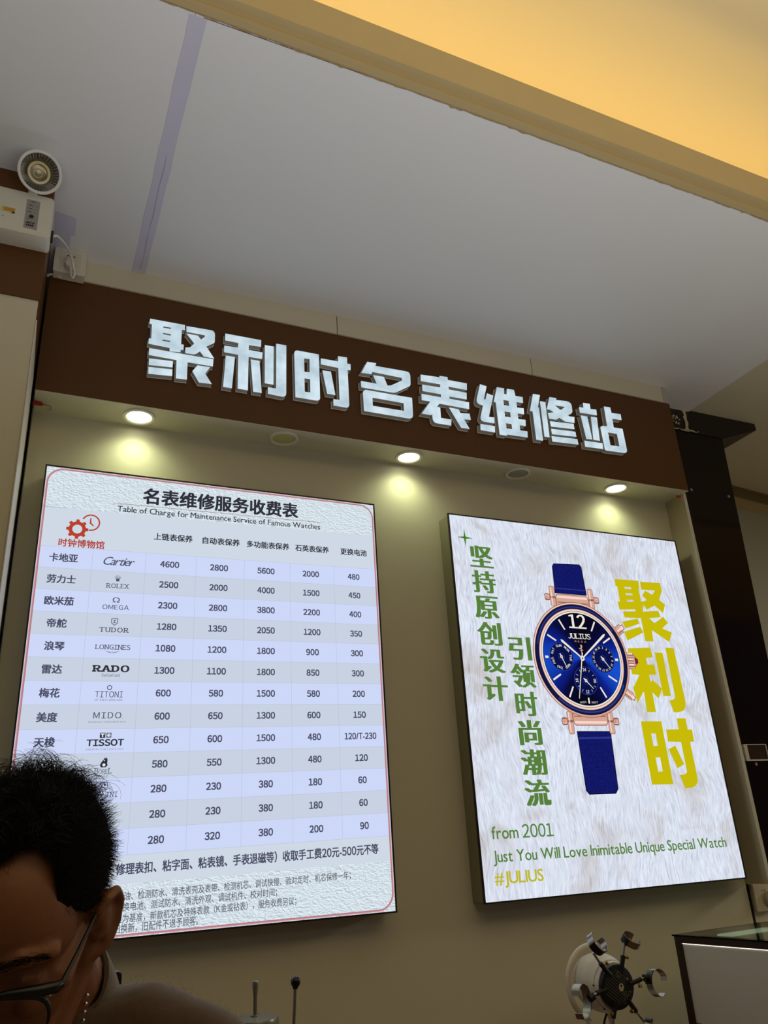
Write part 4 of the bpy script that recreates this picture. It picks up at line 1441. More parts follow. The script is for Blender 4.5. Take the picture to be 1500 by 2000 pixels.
    # slot is cut as a dark bar
# right wall socket with round plug
t = thing('wall_socket', 'cream wall socket with a round plug, low at the right edge under the side panel', 'socket', (2.39, 2.255, 1.168))
MB().prism(rrect(2.3475, 1.1695, 2.4375, 1.2535, .003), lambda u, v, d: (u, d, v), 2.2555, 2.242).build('back_box', mat('socket_side', (190, 182, 158), 0.45), t)
MB().prism(rrect(2.3495, 1.1685, 2.4395, 1.2545, .004), lambda u, v, d: (u, d, v), 2.2418, 2.236).build('cover_plate', SOCK, t, bevel=.001)
MB().box((2.3870, 2.2354, 1.2275), (2.3886, 2.2362, 1.2355)).box((2.3985, 2.2354, 1.2275), (2.4001, 2.2362, 1.2355)).build('pin_slots', BLACK, t)
t2 = thing('power_plug', 'round beige plug pushed into the right wall socket', 'plug', (2.407, 2.236, 1.19))
MB().lathe((2.4075, 2.2358, 1.2035), (0, -1, 0), [(.024, 0), (.024, .010), (.022, .014), (.012, .018), (0, .018)], 32).build('plug_body', mat('plug_beige', (188, 178, 150), 0.45), t2, smooth=40)
MB().box((2.400, 2.212, 1.190), (2.415, 2.222, 1.217)).build('plug_grip', mat('plug_grip', (176, 166, 140), 0.45), t2, bevel=.003)
# small dark brown piece above the socket
struct('trim_18', MB().prism([(2.362, 1.2575), (2.372, 1.2595), (2.392, 1.2625), (2.392, 1.2590), (2.374, 1.2570)], lambda u, v, d: (u, d, v), 2.269, 2.2655), mat('dark_brown_edge', (96, 78, 52), 0.9), 'uneven dark brown strip just above the right socket', 'trim')

# small wall device
t = thing('wall_monitor', 'small white-framed wall monitor with dark screen on the lower dark column', 'monitor', (2.535, 2.27, 1.657))
o_ = rrect(2.4785, 1.6585, 2.5955, 1.7185, .005, 5)
i_ = rrect(2.4960, 1.6635, 2.5915, 1.7155, .002, 5)
n = len(o_)
b = MB()
b.add([(x, 2.2600, z) for x, z in o_] + [(x, 2.2600, z) for x, z in i_] + [(x, 2.2695, z) for x, z in o_] + [(x, 2.2635, z) for x, z in i_],
      [(k, (k + 1) % n, (k + 1) % n + n, k + n) for k in range(n)] + [(k, (k + 1) % n, (k + 1) % n + 2 * n, k + 2 * n) for k in range(n)] + [(k + n, (k + 1) % n + n, (k + 1) % n + 3 * n, k + 3 * n) for k in range(n)])
b.build('bezel', WHITEP, t, smooth=30)
MB().box((2.4962, 2.2634, 1.6637), (2.5913, 2.2650, 1.7153)).build('screen_border', BLACK, t)
MB().box((2.5005, 2.2626, 1.6665), (2.5865, 2.2634, 1.7125)).build('screen', mat('dark_screen', (66, 42, 26), 0.15, coat=.4, noise=.15, nscale=80), t)
b = MB().lathe((2.5325, 2.2698, 1.6475), (0, -1, 0), [(0, .0012), (.0058, .001), (.0062, 0)], 24)
tag(b.build('round_sticker', mat('sticker_pink', (196, 140, 110), 0.5)), 'small round pinkish sticker just below the wall monitor', 'sticker')

# ------------------------------------------------------------------ bench and watchmaker's tools
BZ = 0.92
wb = MB()
wb.box((-0.05, 1.46, BZ - .03), (1.70, 2.24, BZ))
t = thing('workbench', 'brown laminate workbench along the wall below the frame edge', 'workbench', (0.6, 1.8, 0))
wb.build('bench_top', BROWN, t)
MB().box((-0.04, 1.50, 0.0), (1.68, 2.23, BZ - .031)).build('bench_cabinet', CREAM, t)

# watch tester with a slotted black disc and six clip arms
DC = Vector((1.3863, 1.800, 1.1019))
DN = Vector((0, -1, -.06)).normalized()
t = thing('watch_tester', 'white round watch testing machine with black disc and silver clip arms, lower right', 'watch tester', (1.386, 1.87, BZ))
TW = mat('tester_white', (214, 208, 194), 0.4)
MB().lathe(DC, DN, [(0, -.112), (.040, -.110), (.056, -.100), (.063, -.080), (.064, -.050), (.0625, -.040), (.0585, -.034), (.0575, -.026), (.0555, -.020), (.0530, -.0185), (.0520, -.012), (.051, -.008), (.0, -.008)], 56).build('motor_housing', TW, t, smooth=30)
b = MB().m(0).lathe(DC, DN, [(0, .004), (.045, .0035), (.048, .002), (.0485, -.0005), (.048, -.0075), (.0, -.0075)], 56)
ax, ay, _ = frame_from(DN)
ax = Vector((1, 0, 0))
ay = DN.cross(ax) * -1
if ay.z < 0:
    ay = -ay


def dk(u, v, h=.0042):
    return DC + ax * u + ay * v + DN * h


b.m(1)
s45 = math.radians(-38)
for k in range(11):
    off = -.030 + .0058 * k
    half = math.sqrt(max(0, .040 ** 2 - off ** 2))
    u0, u1 = -half, half * (.35 if k > 5 else .8)
    P2 = []
    for u, v in ((u0, off - .0011), (u1, off - .0011), (u1, off + .0011), (u0, off + .0011)):
        P2.append(dk(u * math.cos(s45) - v * math.sin(s45), u * math.sin(s45) + v * math.cos(s45), .0043))
    b.add(P2, [(0, 1, 2, 3)])
b.m(2)
rq = random.Random(5)
for (u, v) in ((.005, .027), (.029, .015), (.036, .0005)):
    if u < .01:
        for k in range(14):
            a0, a1 = 2 * PI * k / 14, 2 * PI * (k + .8) / 14
            b.add([dk(u + .0045 * math.cos(a0), v + .0055 * math.sin(a0), .0044), dk(u + .0045 * math.cos(a1), v + .0055 * math.sin(a1), .0044), dk(u + .0055 * math.cos(a1), v + .0066 * math.sin(a1), .0044), dk(u + .0055 * math.cos(a0), v + .0066 * math.sin(a0), .0044)], [(0, 1, 2, 3)])
    else:
        b.add([dk(u - .003, v - .001, .0044), dk(u + .002, v - .003, .0044), dk(u + .003, v + .001, .0044), dk(u - .001, v + .003, .0044)], [(0, 1, 2, 3)])
for k in range(46):
    u, v = .012 + rq.random() * .026, -.036 + rq.random() * .026
    if u * u + v * v < .042 ** 2:
        b.add([dk(u, v, .0044), dk(u + .0022, v - .0012, .0044), dk(u + .0025, v - .0006, .0044), dk(u + .0003, v + .0006, .0044)], [(0, 1, 2, 3)])
b.m(3)
cvs = [dk(.0085 + .0072 * math.cos(2 * PI * k / 28), -.001 + .0086 * math.sin(2 * PI * k / 28), .0045) for k in range(28)]
b.add(cvs, [tuple(range(28))])
b.m(0)
b.add([dk(.0085 + .0026 * math.cos(2 * PI * k / 16), .002 + .0032 * math.sin(2 * PI * k / 16), .0047) for k in range(16)], [tuple(range(16))])
b.add([dk(.004, -.0035, .0047), dk(.013, -.0055, .0047), dk(.013, -.0048, .0047), dk(.004, -.0028, .0047)], [(0, 1, 2, 3)])
b.build('slotted_disc', [BLACK, mat('disc_slot', (72, 68, 62), 0.5), mat('disc_print', (150, 146, 136), 0.5), mat('disc_badge', (196, 186, 156), 0.5)], t, smooth=30)
arms = [((1.3606, 1.1364), (1.3423, 1.1566), (1.3250, 1.1810)), ((1.4050, 1.1425), (1.4134, 1.1664), (1.4225, 1.1935)), ((1.4330, 1.1062), (1.4581, 1.1108), (1.4700, 1.1118)),
        ((1.4179, 1.0637), (1.4322, 1.0455), (1.4520, 1.0210)), ((1.3712, 1.0617), (1.3623, 1.0392), (1.3570, 1.0150)), ((1.3397, 1.0981), (1.3224, 1.0955), (1.3120, 1.0915))]
knobs = [(.010, .006), (.011, .004), (.000, -.010), (-.010, -.003), (-.006, .002), None]
# clip: centre offset, axis, attach angle direction, radius, width, pad span
clips = [((1.3412, 1.2010), (.35, -.80, .50), (-.55, -.95), .0250, .018, .95), ((1.4450, 1.1965), (.20, -.60, .85), (-1, 0), .0225, .017, .5), ((1.5050, 1.0985), (.15, -.95, .1), (-.8, .5), .030, .019, .55),
         ((1.4560, 1.0090), (.6, -.75, -.2), (.1, 1), .0200, .013, .8), ((1.3555, .9960), (.9, -.3, .1), (0, 1), .021, .013, .6), ((1.2720, 1.0855), (.50, -.85, .0), (1, .1), .036, .019, .75)]
for k, (p0, p1, p2) in enumerate(arms):
    y0 = 1.7985
    a0, a1, a2 = (Vector((q[0], y0 - .06 * (q[1] - 1.1019), q[1])) for q in (p0, p1, p2))
    arm = MB().tube([a0 - (a1 - a0).normalized() * .012, a1], .0058, 12).build('arm_sleeve', BLACK, t, smooth=40)
    MB().tube([a1 - (a2 - a1) * .2, a2], .0030, 10).build('arm_rod', STEEL, arm, smooth=40)
    if knobs[k]:
        kp = a0.lerp(a1, .65)
        kd = Vector((knobs[k][0], -.004, knobs[k][1]))
        MB().tube([kp + kd.normalized() * .004, kp + kd.normalized() * .009, kp + kd.normalized() * .0095, kp + kd.normalized() * .0145, kp + kd.normalized() * .016], [.0018, .0018, .0042, .0046, .003], 12).build('thumb_screw', BRASS, arm, smooth=40)
    cxz, axd, att, R0, wd, pad = clips[k]
    cc_ = Vector((cxz[0], y0 - .004, cxz[1]))
    A = Vector(axd).normalized()
    e1 = Vector((att[0], 0, att[1]))
    e1 = (e1 - A * e1.dot(A)).normalized()
    e2 = A.cross(e1)
    th = .0011

    def strip(mb, a_from, a_to, r_in, r_out, w, nseg):
        vs, fs = [], []
        for i in range(nseg + 1):
            a = a_from + (a_to - a_from) * i / nseg
            # ends curl back outward, as bent spring steel
            end = max(0.0, (abs(a) - 2.15) / .35)
            bump = -.16 * R0 * math.sin(min(1.0, end) * PI * .5)
            for rr_, hw in ((r_in + bump, -w), (r_in + bump, w), (r_out + bump, w), (r_out + bump, -w)):
                vs.append(cc_ + (e1 * math.cos(a) + e2 * math.sin(a)) * rr_ + A * hw)
        for i in range(nseg):
            for q in range(4):
                fs.append((i * 4 + q, i * 4 + (q + 1) % 4, i * 4 + 4 + (q + 1) % 4, i * 4 + 4 + q))
        fs += [(0, 1, 2, 3), tuple(nseg * 4 + q for q in (3, 2, 1, 0))]
        mb.add(vs, fs)
    b = MB()
    strip(b, -2.5, 2.5, R0 - th, R0, wd / 2, 40)
    clip = b.build('spring_clip', STEEL, arm, smooth=40)
    b = MB()
    strip(b, -pad, pad, R0, R0 + .0022, wd / 2 + .0004, 16)
    b.build('rubber_pad', BLACK, clip, smooth=40)
    if k in (2, 5):
        MB().tube([a2 - (a2 - a1).normalized() * .001, a2 + (a2 - a1).normalized() * .012], [.0085, .0095], 12).build('pivot_block', BLACK, arm, smooth=30)
yoke = MB()
ring = []
for k in range(25):
    a = math.radians(75 + (250 - 75) * k / 24)
    ring.append((1.388 + .080 * math.cos(a), 1.890, 1.102 + .082 * math.sin(a)))
yoke.tube(ring, .0065, 10)
yoke.tube([(1.352, 1.890, 1.030), (1.362, 1.890, .99), (1.368, 1.890, BZ + .02)], .0068, 10)
yoke.tube([(1.418, 1.890, 1.035), (1.430, 1.890, .99), (1.436, 1.890, BZ + .02)], .0068, 10)
yoke.build('yoke_stand', TW, t, smooth=40)
MB().lathe((1.400, 1.870, BZ), (0, 0, 1), [(0, .026), (.060, .024), (.085, .014), (.088, .0), (.0, .0)], 40).build('base', TW, t, smooth=40)
MB().tube(catmull([(1.412, 1.885, 1.040), (1.405, 1.895, 1.015), (1.398, 1.905, .98), (1.40, 1.92, BZ + .03)]), .0028, 8).build('cord', BLACK, t, smooth=50)
MB().lathe(DC + ax * -.0545 + DN * -.0215 + ay * .006, DN, [(0, .004), (.0018, .003), (.002, 0)], 10).build('housing_screw', BLACK, t)
MB().lathe(DC + ax * -.030 + ay * -.0465 + DN * -.0215, DN, [(0, .004), (.0018, .003), (.002, 0)], 10).build('housing_screw', BLACK, t)

# hand press: round grey lid with a handle post, next to it a ball lever
GREYM = mat('grey_enamel', (128, 126, 112), 0.35, metal=0.4, noise=.04, nscale=30)
t = thing('case_press', 'grey cylindrical pot with round lid and slim metal post, bottom centre before the wall', 'press', (.521, 1.9, BZ))
pc = (.521, 1.9, BZ)
MB().lathe(pc, (0, 0, 1), [(0, 0), (.052, 0), (.052, .004), (.044, .010), (.044, .190), (.0, .190)], 48).build('body', GREYM, t, smooth=35)
MB().lathe(pc, (0, 0, 1), [(.0, .191), (.049, .191), (.0495, .194), (.0495, .206), (.048, .2095), (.0, .2125)], 56).build('lid', mat('lid_grey', (150, 148, 134), 0.3, metal=0.5), t, smooth=35)
MB().lathe(pc, (0, 0, 1), [(.010, .212), (.0095, .2145), (.0042, .2150), (.0040, .246), (.0042, .250), (.0058, .262), (.0068, .2745), (.0060, .2768), (0, .2770)], 28).build('post', STEEL, t, smooth=35)
MB().lathe((.529, 1.905, BZ), (0, 0, 1), [(.0, .214), (.002, .2145), (.002, .2165), (0, .217)], 10).build('stud', STEEL, t)
b = MB().tube([(.563, 1.895, 1.108), (.575, 1.893, 1.106)], .0045, 10).tube([(.575, 1.893, 1.106), (.585, 1.892, 1.100)], .0028, 8)
b.ball((.589, 1.891, 1.099), .0062, 12)
b.build('clamp_knob', BLACK, t, smooth=40)
t = thing('ball_lever', 'upright metal lever with black ball knob, right of the grey pot', 'lever', (.606, 1.9, BZ))
MB().tube([(.6035, 1.9, BZ + .02), (.6055, 1.9, 1.108), (.6095, 1.9, 1.176)], .0034, 14).build('rod', STEEL, t, smooth=40)
MB().ball((.6103, 1.9, 1.1855), .0105, 24, (1, 1, 1.12)).lathe((.6095, 1.9, 1.1735), (.04, 0, 1), [(.0055, -.001), (.0062, .003), (.0045, .004)], 16).build('ball_knob', mat('gloss_black', (16, 15, 18), 0.12), t, smooth=60)
MB().box((.585, 1.86, BZ), (.63, 1.94, BZ + .025)).build('foot_block', GREYM, t, bevel=.004)
t = thing('bench_tool', 'black rounded upright bar behind the shoulder of the person', 'tool', (.232, 1.9, BZ))
b = MB().prism(rrect(.2208, BZ + .02, .2438, 1.2455, .0085, 8), lambda u, v, d: (u, d, v), 1.915, 1.885)
b.build('handle_bar', BLACK, t, bevel=.002)
MB().box((.20, 1.85, BZ), (.265, 1.95, BZ + .022)).build('foot_block', BLACK, t, bevel=.004)
t = thing('desk_fan_case', 'low dark curved tool case peeking above the jacket, left of the grey pot', 'case', (.42, 1.9, BZ))
pf = [(.36, 0.0), (.452, 0.0), (.452, .226), (.446, .238), (.432, .2445), (.405, .248), (.38, .248), (.36, .245)]
MB().prism([(u, BZ + v) for u, v in pf], lambda u, v, d: (u, d, v), 1.94, 1.88).build('shell', mat('dark_case', (44, 44, 46), 0.3), t, bevel=.003)
bpy.data.objects.get(t.name).name = 'tool_case'

# ------------------------------------------------------------------ glass display counter at lower right
t = thing('display_counter', 'dark-framed glass display counter in the lower right corner', 'display counter', (2.1, 1.5, 0))
FR = mat('counter_frame', (46, 30, 24), 0.35, noise=.05, nscale=30)
A_ = Vector((1.7953, 2.0374, 0))
d1 = Vector((.1419, -.9899, 0))
d2 = Vector((.9993, .0371, 0))


def cp_(s, w, z):
    p = A_ + d1 * s + d2 * w
    return Vector((p.x, p.y, z))


def cbox(mb, s0, s1, w0, w1, z0, z1):
    return mb.hexa([cp_(s0, w0, z0), cp_(s1, w0, z0), cp_(s1, w1, z0), cp_(s0, w1, z0), cp_(s0, w0, z1), cp_(s1, w0, z1), cp_(s1, w1, z1), cp_(s0, w1, z1)])


HT = 1.163
LN, WD = 1.15, 0.56
b = MB()
cbox(b, 0, LN, 0, .022, HT - .021, HT - .004)
cbox(b, 0, LN, WD - .022, WD, HT - .021, HT - .004)
cbox(b, 0, .02, .022, WD - .022, HT - .021, HT - .004)
cbox(b, LN - .02, LN, .022, WD - .022, HT - .021, HT - .004)
b.build('top_rail', FR, t)
for s0, w0 in ((0, 0), (0, WD - .022), (LN - .02, 0), (LN - .02, WD - .022)):
    cbox(MB(), s0, s0 + .020, w0, w0 + .022, 0, HT - .021).build('post', FR, t)
b = MB()
cbox(b, .02, LN - .02, 0, .022, .925, .945)
cbox(b, .02, LN - .02, WD - .022, WD, .925, .945)
cbox(b, 0, .02, .022, WD - .022, .925, .945)
b.build('bottom_rail', FR, t)
cbox(MB(), .02, LN - .02, .006, WD - .006, .0, .925).build('plinth', mat('counter_plinth', (190, 182, 164), 0.5), t)
GLASS = mat('counter_glass', (226, 240, 230), 0.02, trans=1.0, ior=1.3, spec=.5)
cbox(MB(), -.004, LN, -.003, WD + .003, HT - .004, HT).build('top_glass', GLASS, t)
cbox(MB(), .0205, LN - .0205, .006, .010, .946, HT - .0225).build('side_panel', mat('white_back_panel', (206, 204, 196), 0.25, coat=.3), t)
cbox(MB(), .004, .008, .0225, WD - .0225, .946, HT - .0225).build('end_glass', GLASS, t)
cbox(MB(), .021, LN - .021, .012, WD - .012, .946, .952).build('shelf_floor', mat('counter_lining', (190, 196, 178), 0.6), t)
ls = cbox(MB(), .0225, LN - .03, .0035, .0055, HT - .0232, HT - .0214).build('light_strip', glow('counter_led', (255, 250, 232), 1.5), t)
ls['label'] = 'bright thin light strip under the top rail'
ls2 = cbox(MB(), .030, .078, .135, .335, HT - .018, HT - .0135).build('glow_plate', glow('counter_panel_glow', (214, 234, 200), .8), t)  # emissive plate, a pale greenish patch below the glass
ls2['label'] = 'greenish white glowing plate just under the glass top'
# ------------------------------------------------------------------ the person bending over the bench
SKIN = mat('skin', (130, 81, 50), 0.5, noise=.06, nscale=60, bump=.04, bscale=900)
_p = SKIN.node_tree.nodes['Principled BSDF']
_p.inputs['Subsurface Weight'].default_value = 0.12
_p.inputs['Subsurface Radius'].default_value = (0.012, 0.004, 0.002)
HAIRM = mat('black_hair', (8, 8, 10), 0.5, spec=.35)
STUB = mat('short_hair_skin', (58, 46, 40), 0.7, noise=.3, nscale=500)
HE = Vector((0.0231, 0.9315, 1.3982))
HL = Vector((.948, -.3066, -.0853)).normalized()
HF = Vector((-.3014, -.779, -.5498))
HF = (HF - HL * HF.dot(HL)).normalized()
HU = HL.cross(HF)
if HU.z < 0:
    HU = -HU


def hd(x, y, z):
    """head space: x to his left ear, y to the nose, z to the crown (metres)"""
    return HE + HL * x + HF * y + HU * z


def evaluated(me, mods):
    o = bpy.data.objects.new('tmp', me)
    COL.objects.link(o)
    for kind, kw in mods:
        m_ = o.modifiers.new(kind, kind)
        for k, v in kw.items():
            setattr(m_, k, v)
    dg = bpy.context.evaluated_depsgraph_get()
    out = bpy.data.meshes.new_from_object(o.evaluated_get(dg))
    bpy.data.objects.remove(o)
    return out


def mesh_of(mb):
    me = bpy.data.meshes.new('tmp')
    me.from_pydata(mb.v, [], mb.f)
    bm = bmesh.new()
    bm.from_mesh(me)
    bmesh.ops.recalc_face_normals(bm, faces=bm.faces)
    bm.to_mesh(me)
    bm.free()
    return me


def skin(points, edges, radii, sub=2, root=0):
    me = bpy.data.meshes.new('tmp')
    me.from_pydata([tuple(p) for p in points], edges, [])
    o = bpy.data.objects.new('tmp', me)
    COL.objects.link(o)
    o.modifiers.new('s', 'SKIN')
    sk = me.skin_vertices[0].data
    for i, r in enumerate(radii):
        sk[i].radius = r if isinstance(r, tuple) else (r, r)
        sk[i].use_root = i == root
    m_ = o.modifiers.new('u', 'SUBSURF')
    m_.levels = m_.render_levels = sub
    dg = bpy.context.evaluated_depsgraph_get()
    out = bpy.data.meshes.new_from_object(o.evaluated_get(dg))
    bpy.data.objects.remove(o)
    return out


class HB(MB):
    """shapes given in head space"""

    def ell(s, c, r, n=28):
        m = n // 2
        vs, fs = [], []
        for i in range(m + 1):
            t = PI * i / m
            for k in range(n):
                a = 2 * PI * k / n
                vs.append(hd(c[0] + r[0] * math.sin(t) * math.cos(a), c[1] + r[1] * math.sin(t) * math.sin(a), c[2] + r[2] * math.cos(t)))
        for i in range(m):
            for k in range(n):
                a, b = i * n + k, i * n + (k + 1) % n
                fs.append((a, a + n, b + n, b))
        return s.add(vs, fs)

    def cap(s, pts, rs, n=14):
        """rounded chain"""
        P_ = [hd(*p) for p in pts]
        s.tube(P_, rs, n)
        for p, r in ((pts[0], rs[0]), (pts[-1], rs[-1])):
            s.ell(p, (r, r, r), 14)
        return s


person = thing('person', 'person with black curly hair, glasses and brown jacket, head bowed, lower left', 'person', (0.1, 1.12, 0.0))
h = HB()
h.ell((0, -.012, .048), (.0735, .0925, .082), 40)          # cranium
h.ell((0, .038, .038), (.0640, .0560, .070), 36)           # forehead
h.ell((0, .040, -.015), (.0610, .0500, .062), 36)          # upper face
h.ell((0, .040, -.058), (.0480, .0460, .045), 32)          # lower face
for sx in (-1, 1):
    h.cap([(sx * .062, .002, .005), (sx * .0575, .006, -.040), (sx * .045, .042, -.078), (sx * .016, .074, -.094)], [.012, .014, .014, .014])   # jaw
    h.cap([(sx * .061, .022, .010), (sx * .054, .060, -.004), (sx * .036, .078, -.014)], [.010, .014, .013])       # cheekbone
    h.cap([(sx * .012, .0885, .030), (sx * .032, .0865, .036), (sx * .052, .070, .030)], [.0085, .0095, .0085])        # brow
    h.ell((sx * .031, .0745, .008), (.0150, .0125, .0115), 20)       # eye under lids
    h.cap([(sx * .020, .0835, .0135), (sx * .033, .0870, .0150), (sx * .044, .0790, .0105)], [.003, .0036, .003])
    h.ell((sx * .012, .100, -.030), (.0090, .0100, .0075), 16)       # nostril wing
    # ear: helix, lobe, plate
    h.cap([(sx * .071, .011, .010), (sx * .077, .014, .027), (sx * .083, .005, .0345), (sx * .0875, -.009, .0345), (sx * .0895, -.018, .018), (sx * .086, -.016, -.006), (sx * .079, -.006, -.021), (sx * .072, .004, -.026)],
          [.0045, .0048, .0052, .0052, .0050, .0052, .0072, .0060])
    h.cap([(sx * .073, -.002, .026), (sx * .080, -.008, .010), (sx * .077, -.004, -.012)], [.0055, .0060, .0060])
    h.ell((sx * .0735, .009, -.002), (.006, .006, .007), 12)
    h.ell((sx * .0785, -.004, .012), (.0065, .0165, .0250), 18)
h.cap([(0, .088, .014), (0, .100, -.006), (0, .1125, -.022)], [.0085, .0085, .0105])          # nose
h.ell((0, .110, -.027), (.0105, .0100, .0085), 16)
h.cap([(-.022, .081, -.055), (0, .0905, -.0525), (.022, .081, -.055)], [.0045, .0062, .0045])     # lips
h.cap([(-.019, .081, -.0635), (0, .0895, -.0640), (.019, .081, -.0635)], [.0045, .0068, .0045])
h.ell((0, .077, -.092), (.022, .017, .017), 20)            # chin
h.cap([(0, -.030, -.030), (0, -.055, -.100), (0, -.090, -.170)], [.058, .057, .064], 22)      # neck
head_me = evaluated(mesh_of(h), [('REMESH', dict(mode='VOXEL', voxel_size=.0026)), ('SMOOTH', dict(factor=.5, iterations=7))])

# clothed trunk and limbs (one skin graph), bent at the hips
NB = hd(0, -.075, -.150)
J = dict(pel=(.105, 1.150, .89), waist=(.100, 1.135, 1.04), chest=(.085, 1.100, 1.165), neck=(.064, 1.062, 1.268),
         ltr=(.150, 1.035, 1.262), rtr=(-.020, 1.090, 1.258), lsh=(.232, .995, 1.243), lel=(.300, .860, 1.030), lwr=(.120, .690, .985), rsh=(-.105, 1.120, 1.240), rel=(-.210, 1.020, 1.020), rwr=(-.070, .770, .985),
         lhip=(.195, 1.120, .88), lkn=(.200, 1.080, .48), lan=(.205, 1.130, .085), rhip=(.010, 1.175, .88), rkn=(-.010, 1.135, .48), ran=(-.015, 1.180, .085))
Jv = {k: Vector(v) for k, v in J.items()}
# jacket
names = ['pel', 'waist', 'chest', 'neck', 'ltr', 'lsh', 'lel', 'lwr', 'rtr', 'rsh', 'rel', 'rwr']
ix = {k: i for i, k in enumerate(names)}
pts = [Jv[k] for k in names]
ed = [(ix[a], ix[b]) for a, b in (('pel', 'waist'), ('waist', 'chest'), ('chest', 'neck'), ('neck', 'ltr'), ('ltr', 'lsh'), ('lsh', 'lel'), ('lel', 'lwr'), ('neck', 'rtr'), ('rtr', 'rsh'), ('rsh', 'rel'), ('rel', 'rwr'))]
rad = [(.165, .115), (.16, .115), (.17, .12), (.085, .075), .068, .066, .060, .050, .068, .066, .060, .050]
jm = skin(pts, ed, rad, 2, 0)
jm = evaluated(jm, [('REMESH', dict(mode='VOXEL', voxel_size=.010)), ('SMOOTH', dict(factor=.5, iterations=6))])
co = np.empty(len(jm.vertices) * 3)
jm.vertices.foreach_get('co', co)
co = co.reshape(-1, 3)
# soft folds in the cloth
w1 = np.sin(co[:, 0] * 34 + co[:, 2] * 21 + np.sin(co[:, 1] * 17) * 1.5) * .0035 + np.sin(co[:, 0] * 63 - co[:, 1] * 47 + co[:, 2] * 30) * .0018
no = np.empty(len(jm.vertices) * 3)
jm.vertices.foreach_get('normal', no)
co = co + no.reshape(-1, 3) * w1[:, None]
jm.vertices.foreach_set('co', co.ravel())
jm.update()
JACK = mat('brown_fuzzy_wool', (80, 62, 45), 0.95, noise=.18, nscale=120, bump=.12, bscale=900, spec=.15)
_p = JACK.node_tree.nodes['Principled BSDF']
_p.inputs['Sheen Weight'].default_value = 0.45
_p.inputs['Sheen Roughness'].default_value = 0.5
jm.materials.append(JACK)
shade(jm, 180)
jacket = link_mesh(jm, 'jacket', person)
# fuzz along the jacket
fz = np.random.default_rng(11)
nv = len(co)
normals = no.reshape(-1, 3)
sel = fz.integers(0, nv, 26000)
b = MB()
for i in sel:
    p0 = co[i] + fz.normal(0, .004, 3)
    d = normals[i] + fz.normal(0, .7, 3)
    d /= np.linalg.norm(d) + 1e-6
    p1 = p0 + d * (.0012 + .0026 * fz.random())
    s_ = np.cross(d, fz.normal(0, 1, 3))
    s_ = s_ / (np.linalg.norm(s_) + 1e-6) * .00014
    b.add([p0 - s_, p0 + s_, p1], [(0, 1, 2)])
fuzz = b.build('jacket_fuzz', JACK, jacket, clean=False)
fuzz['kind'] = 'stuff'
# collar: folded stand around the neck, dark lining inside
cb = MB()
cdir = (Vector(hd(0, -.055, -.09)) - NB).normalized()
cx_, cy_, _ = frame_from(cdir)
cbase = NB - cdir * .030
prof = [(.090, -.020), (.086, .020), (.080, .052), (.077, .060), (.073, .060), (.070, .050), (.073, .015), (.078, -.020)]
cb.lathe(cbase, cdir, [(r * .86, hh) for r, hh in prof], 40, a0=.0, a1=2 * PI)
cm = mesh_of(cb)
cm.materials.append(JACK)
cm.materials.append(mat('dark_lining', (26, 20, 20), 0.9))
shade(cm, 60)
collar = link_mesh(cm, 'jacket_collar', jacket)
cb = MB().lathe(cbase, cdir, [(.0625, -.02), (.061, .02), (.0595, .058), (.0590, .061), (.0580, .058), (.0585, .02), (.060, -.02)], 36)
cb.build('inner_collar', mat('dark_sweater', (24, 16, 16), 0.9, bump=.3, bscale=500), person, smooth=60)
# zip chain hanging in the collar
zb = MB()
zp = [hd(.050, -.012 + .004 * k, -.088 - .006 * k) for k in range(9)]
for k in range(8):
    zb.ball(tuple(zp[k] + HL * .010), .0022, 8)
zb.build('zip_chain', CHROME, jacket, smooth=60)
# trousers and shoes
names = ['pel', 'lhip', 'lkn', 'lan', 'rhip', 'rkn', 'ran']
ix = {k: i for i, k in enumerate(names)}
tm = skin([Jv[k] for k in names], [(0, 1), (1, 2), (2, 3), (0, 4), (4, 5), (5, 6)], [(.105, .085), .092, .070, .056, .092, .070, .056], 2, 0)
tm = evaluated(tm, [('REMESH', dict(mode='VOXEL', voxel_size=.011)), ('SMOOTH', dict(factor=.5, iterations=8))])
tm.materials.append(mat('dark_trousers', (38, 40, 50), 0.85, bump=.15, bscale=500))
shade(tm, 180)
link_mesh(tm, 'trousers', person)
for s_, nm in (('lan', 'l'), ('ran', 'r')):
    a_ = Jv[s_]
    sm_ = skin([a_ + Vector((.02, .05, -.045)), a_ + Vector((0, 0, -.035)), a_ + Vector((-.03, -.08, -.048)), a_ + Vector((-.06, -.17, -.055))], [(0, 1), (1, 2), (2, 3)], [(.036, .034), (.044, .046), (.044, .034), (.036, .026)], 2, 1)
    sm_.materials.append(mat('black_shoe', (22, 20, 20), 0.4))
    shade(sm_, 180)
    link_mesh(sm_, 'shoe', person)


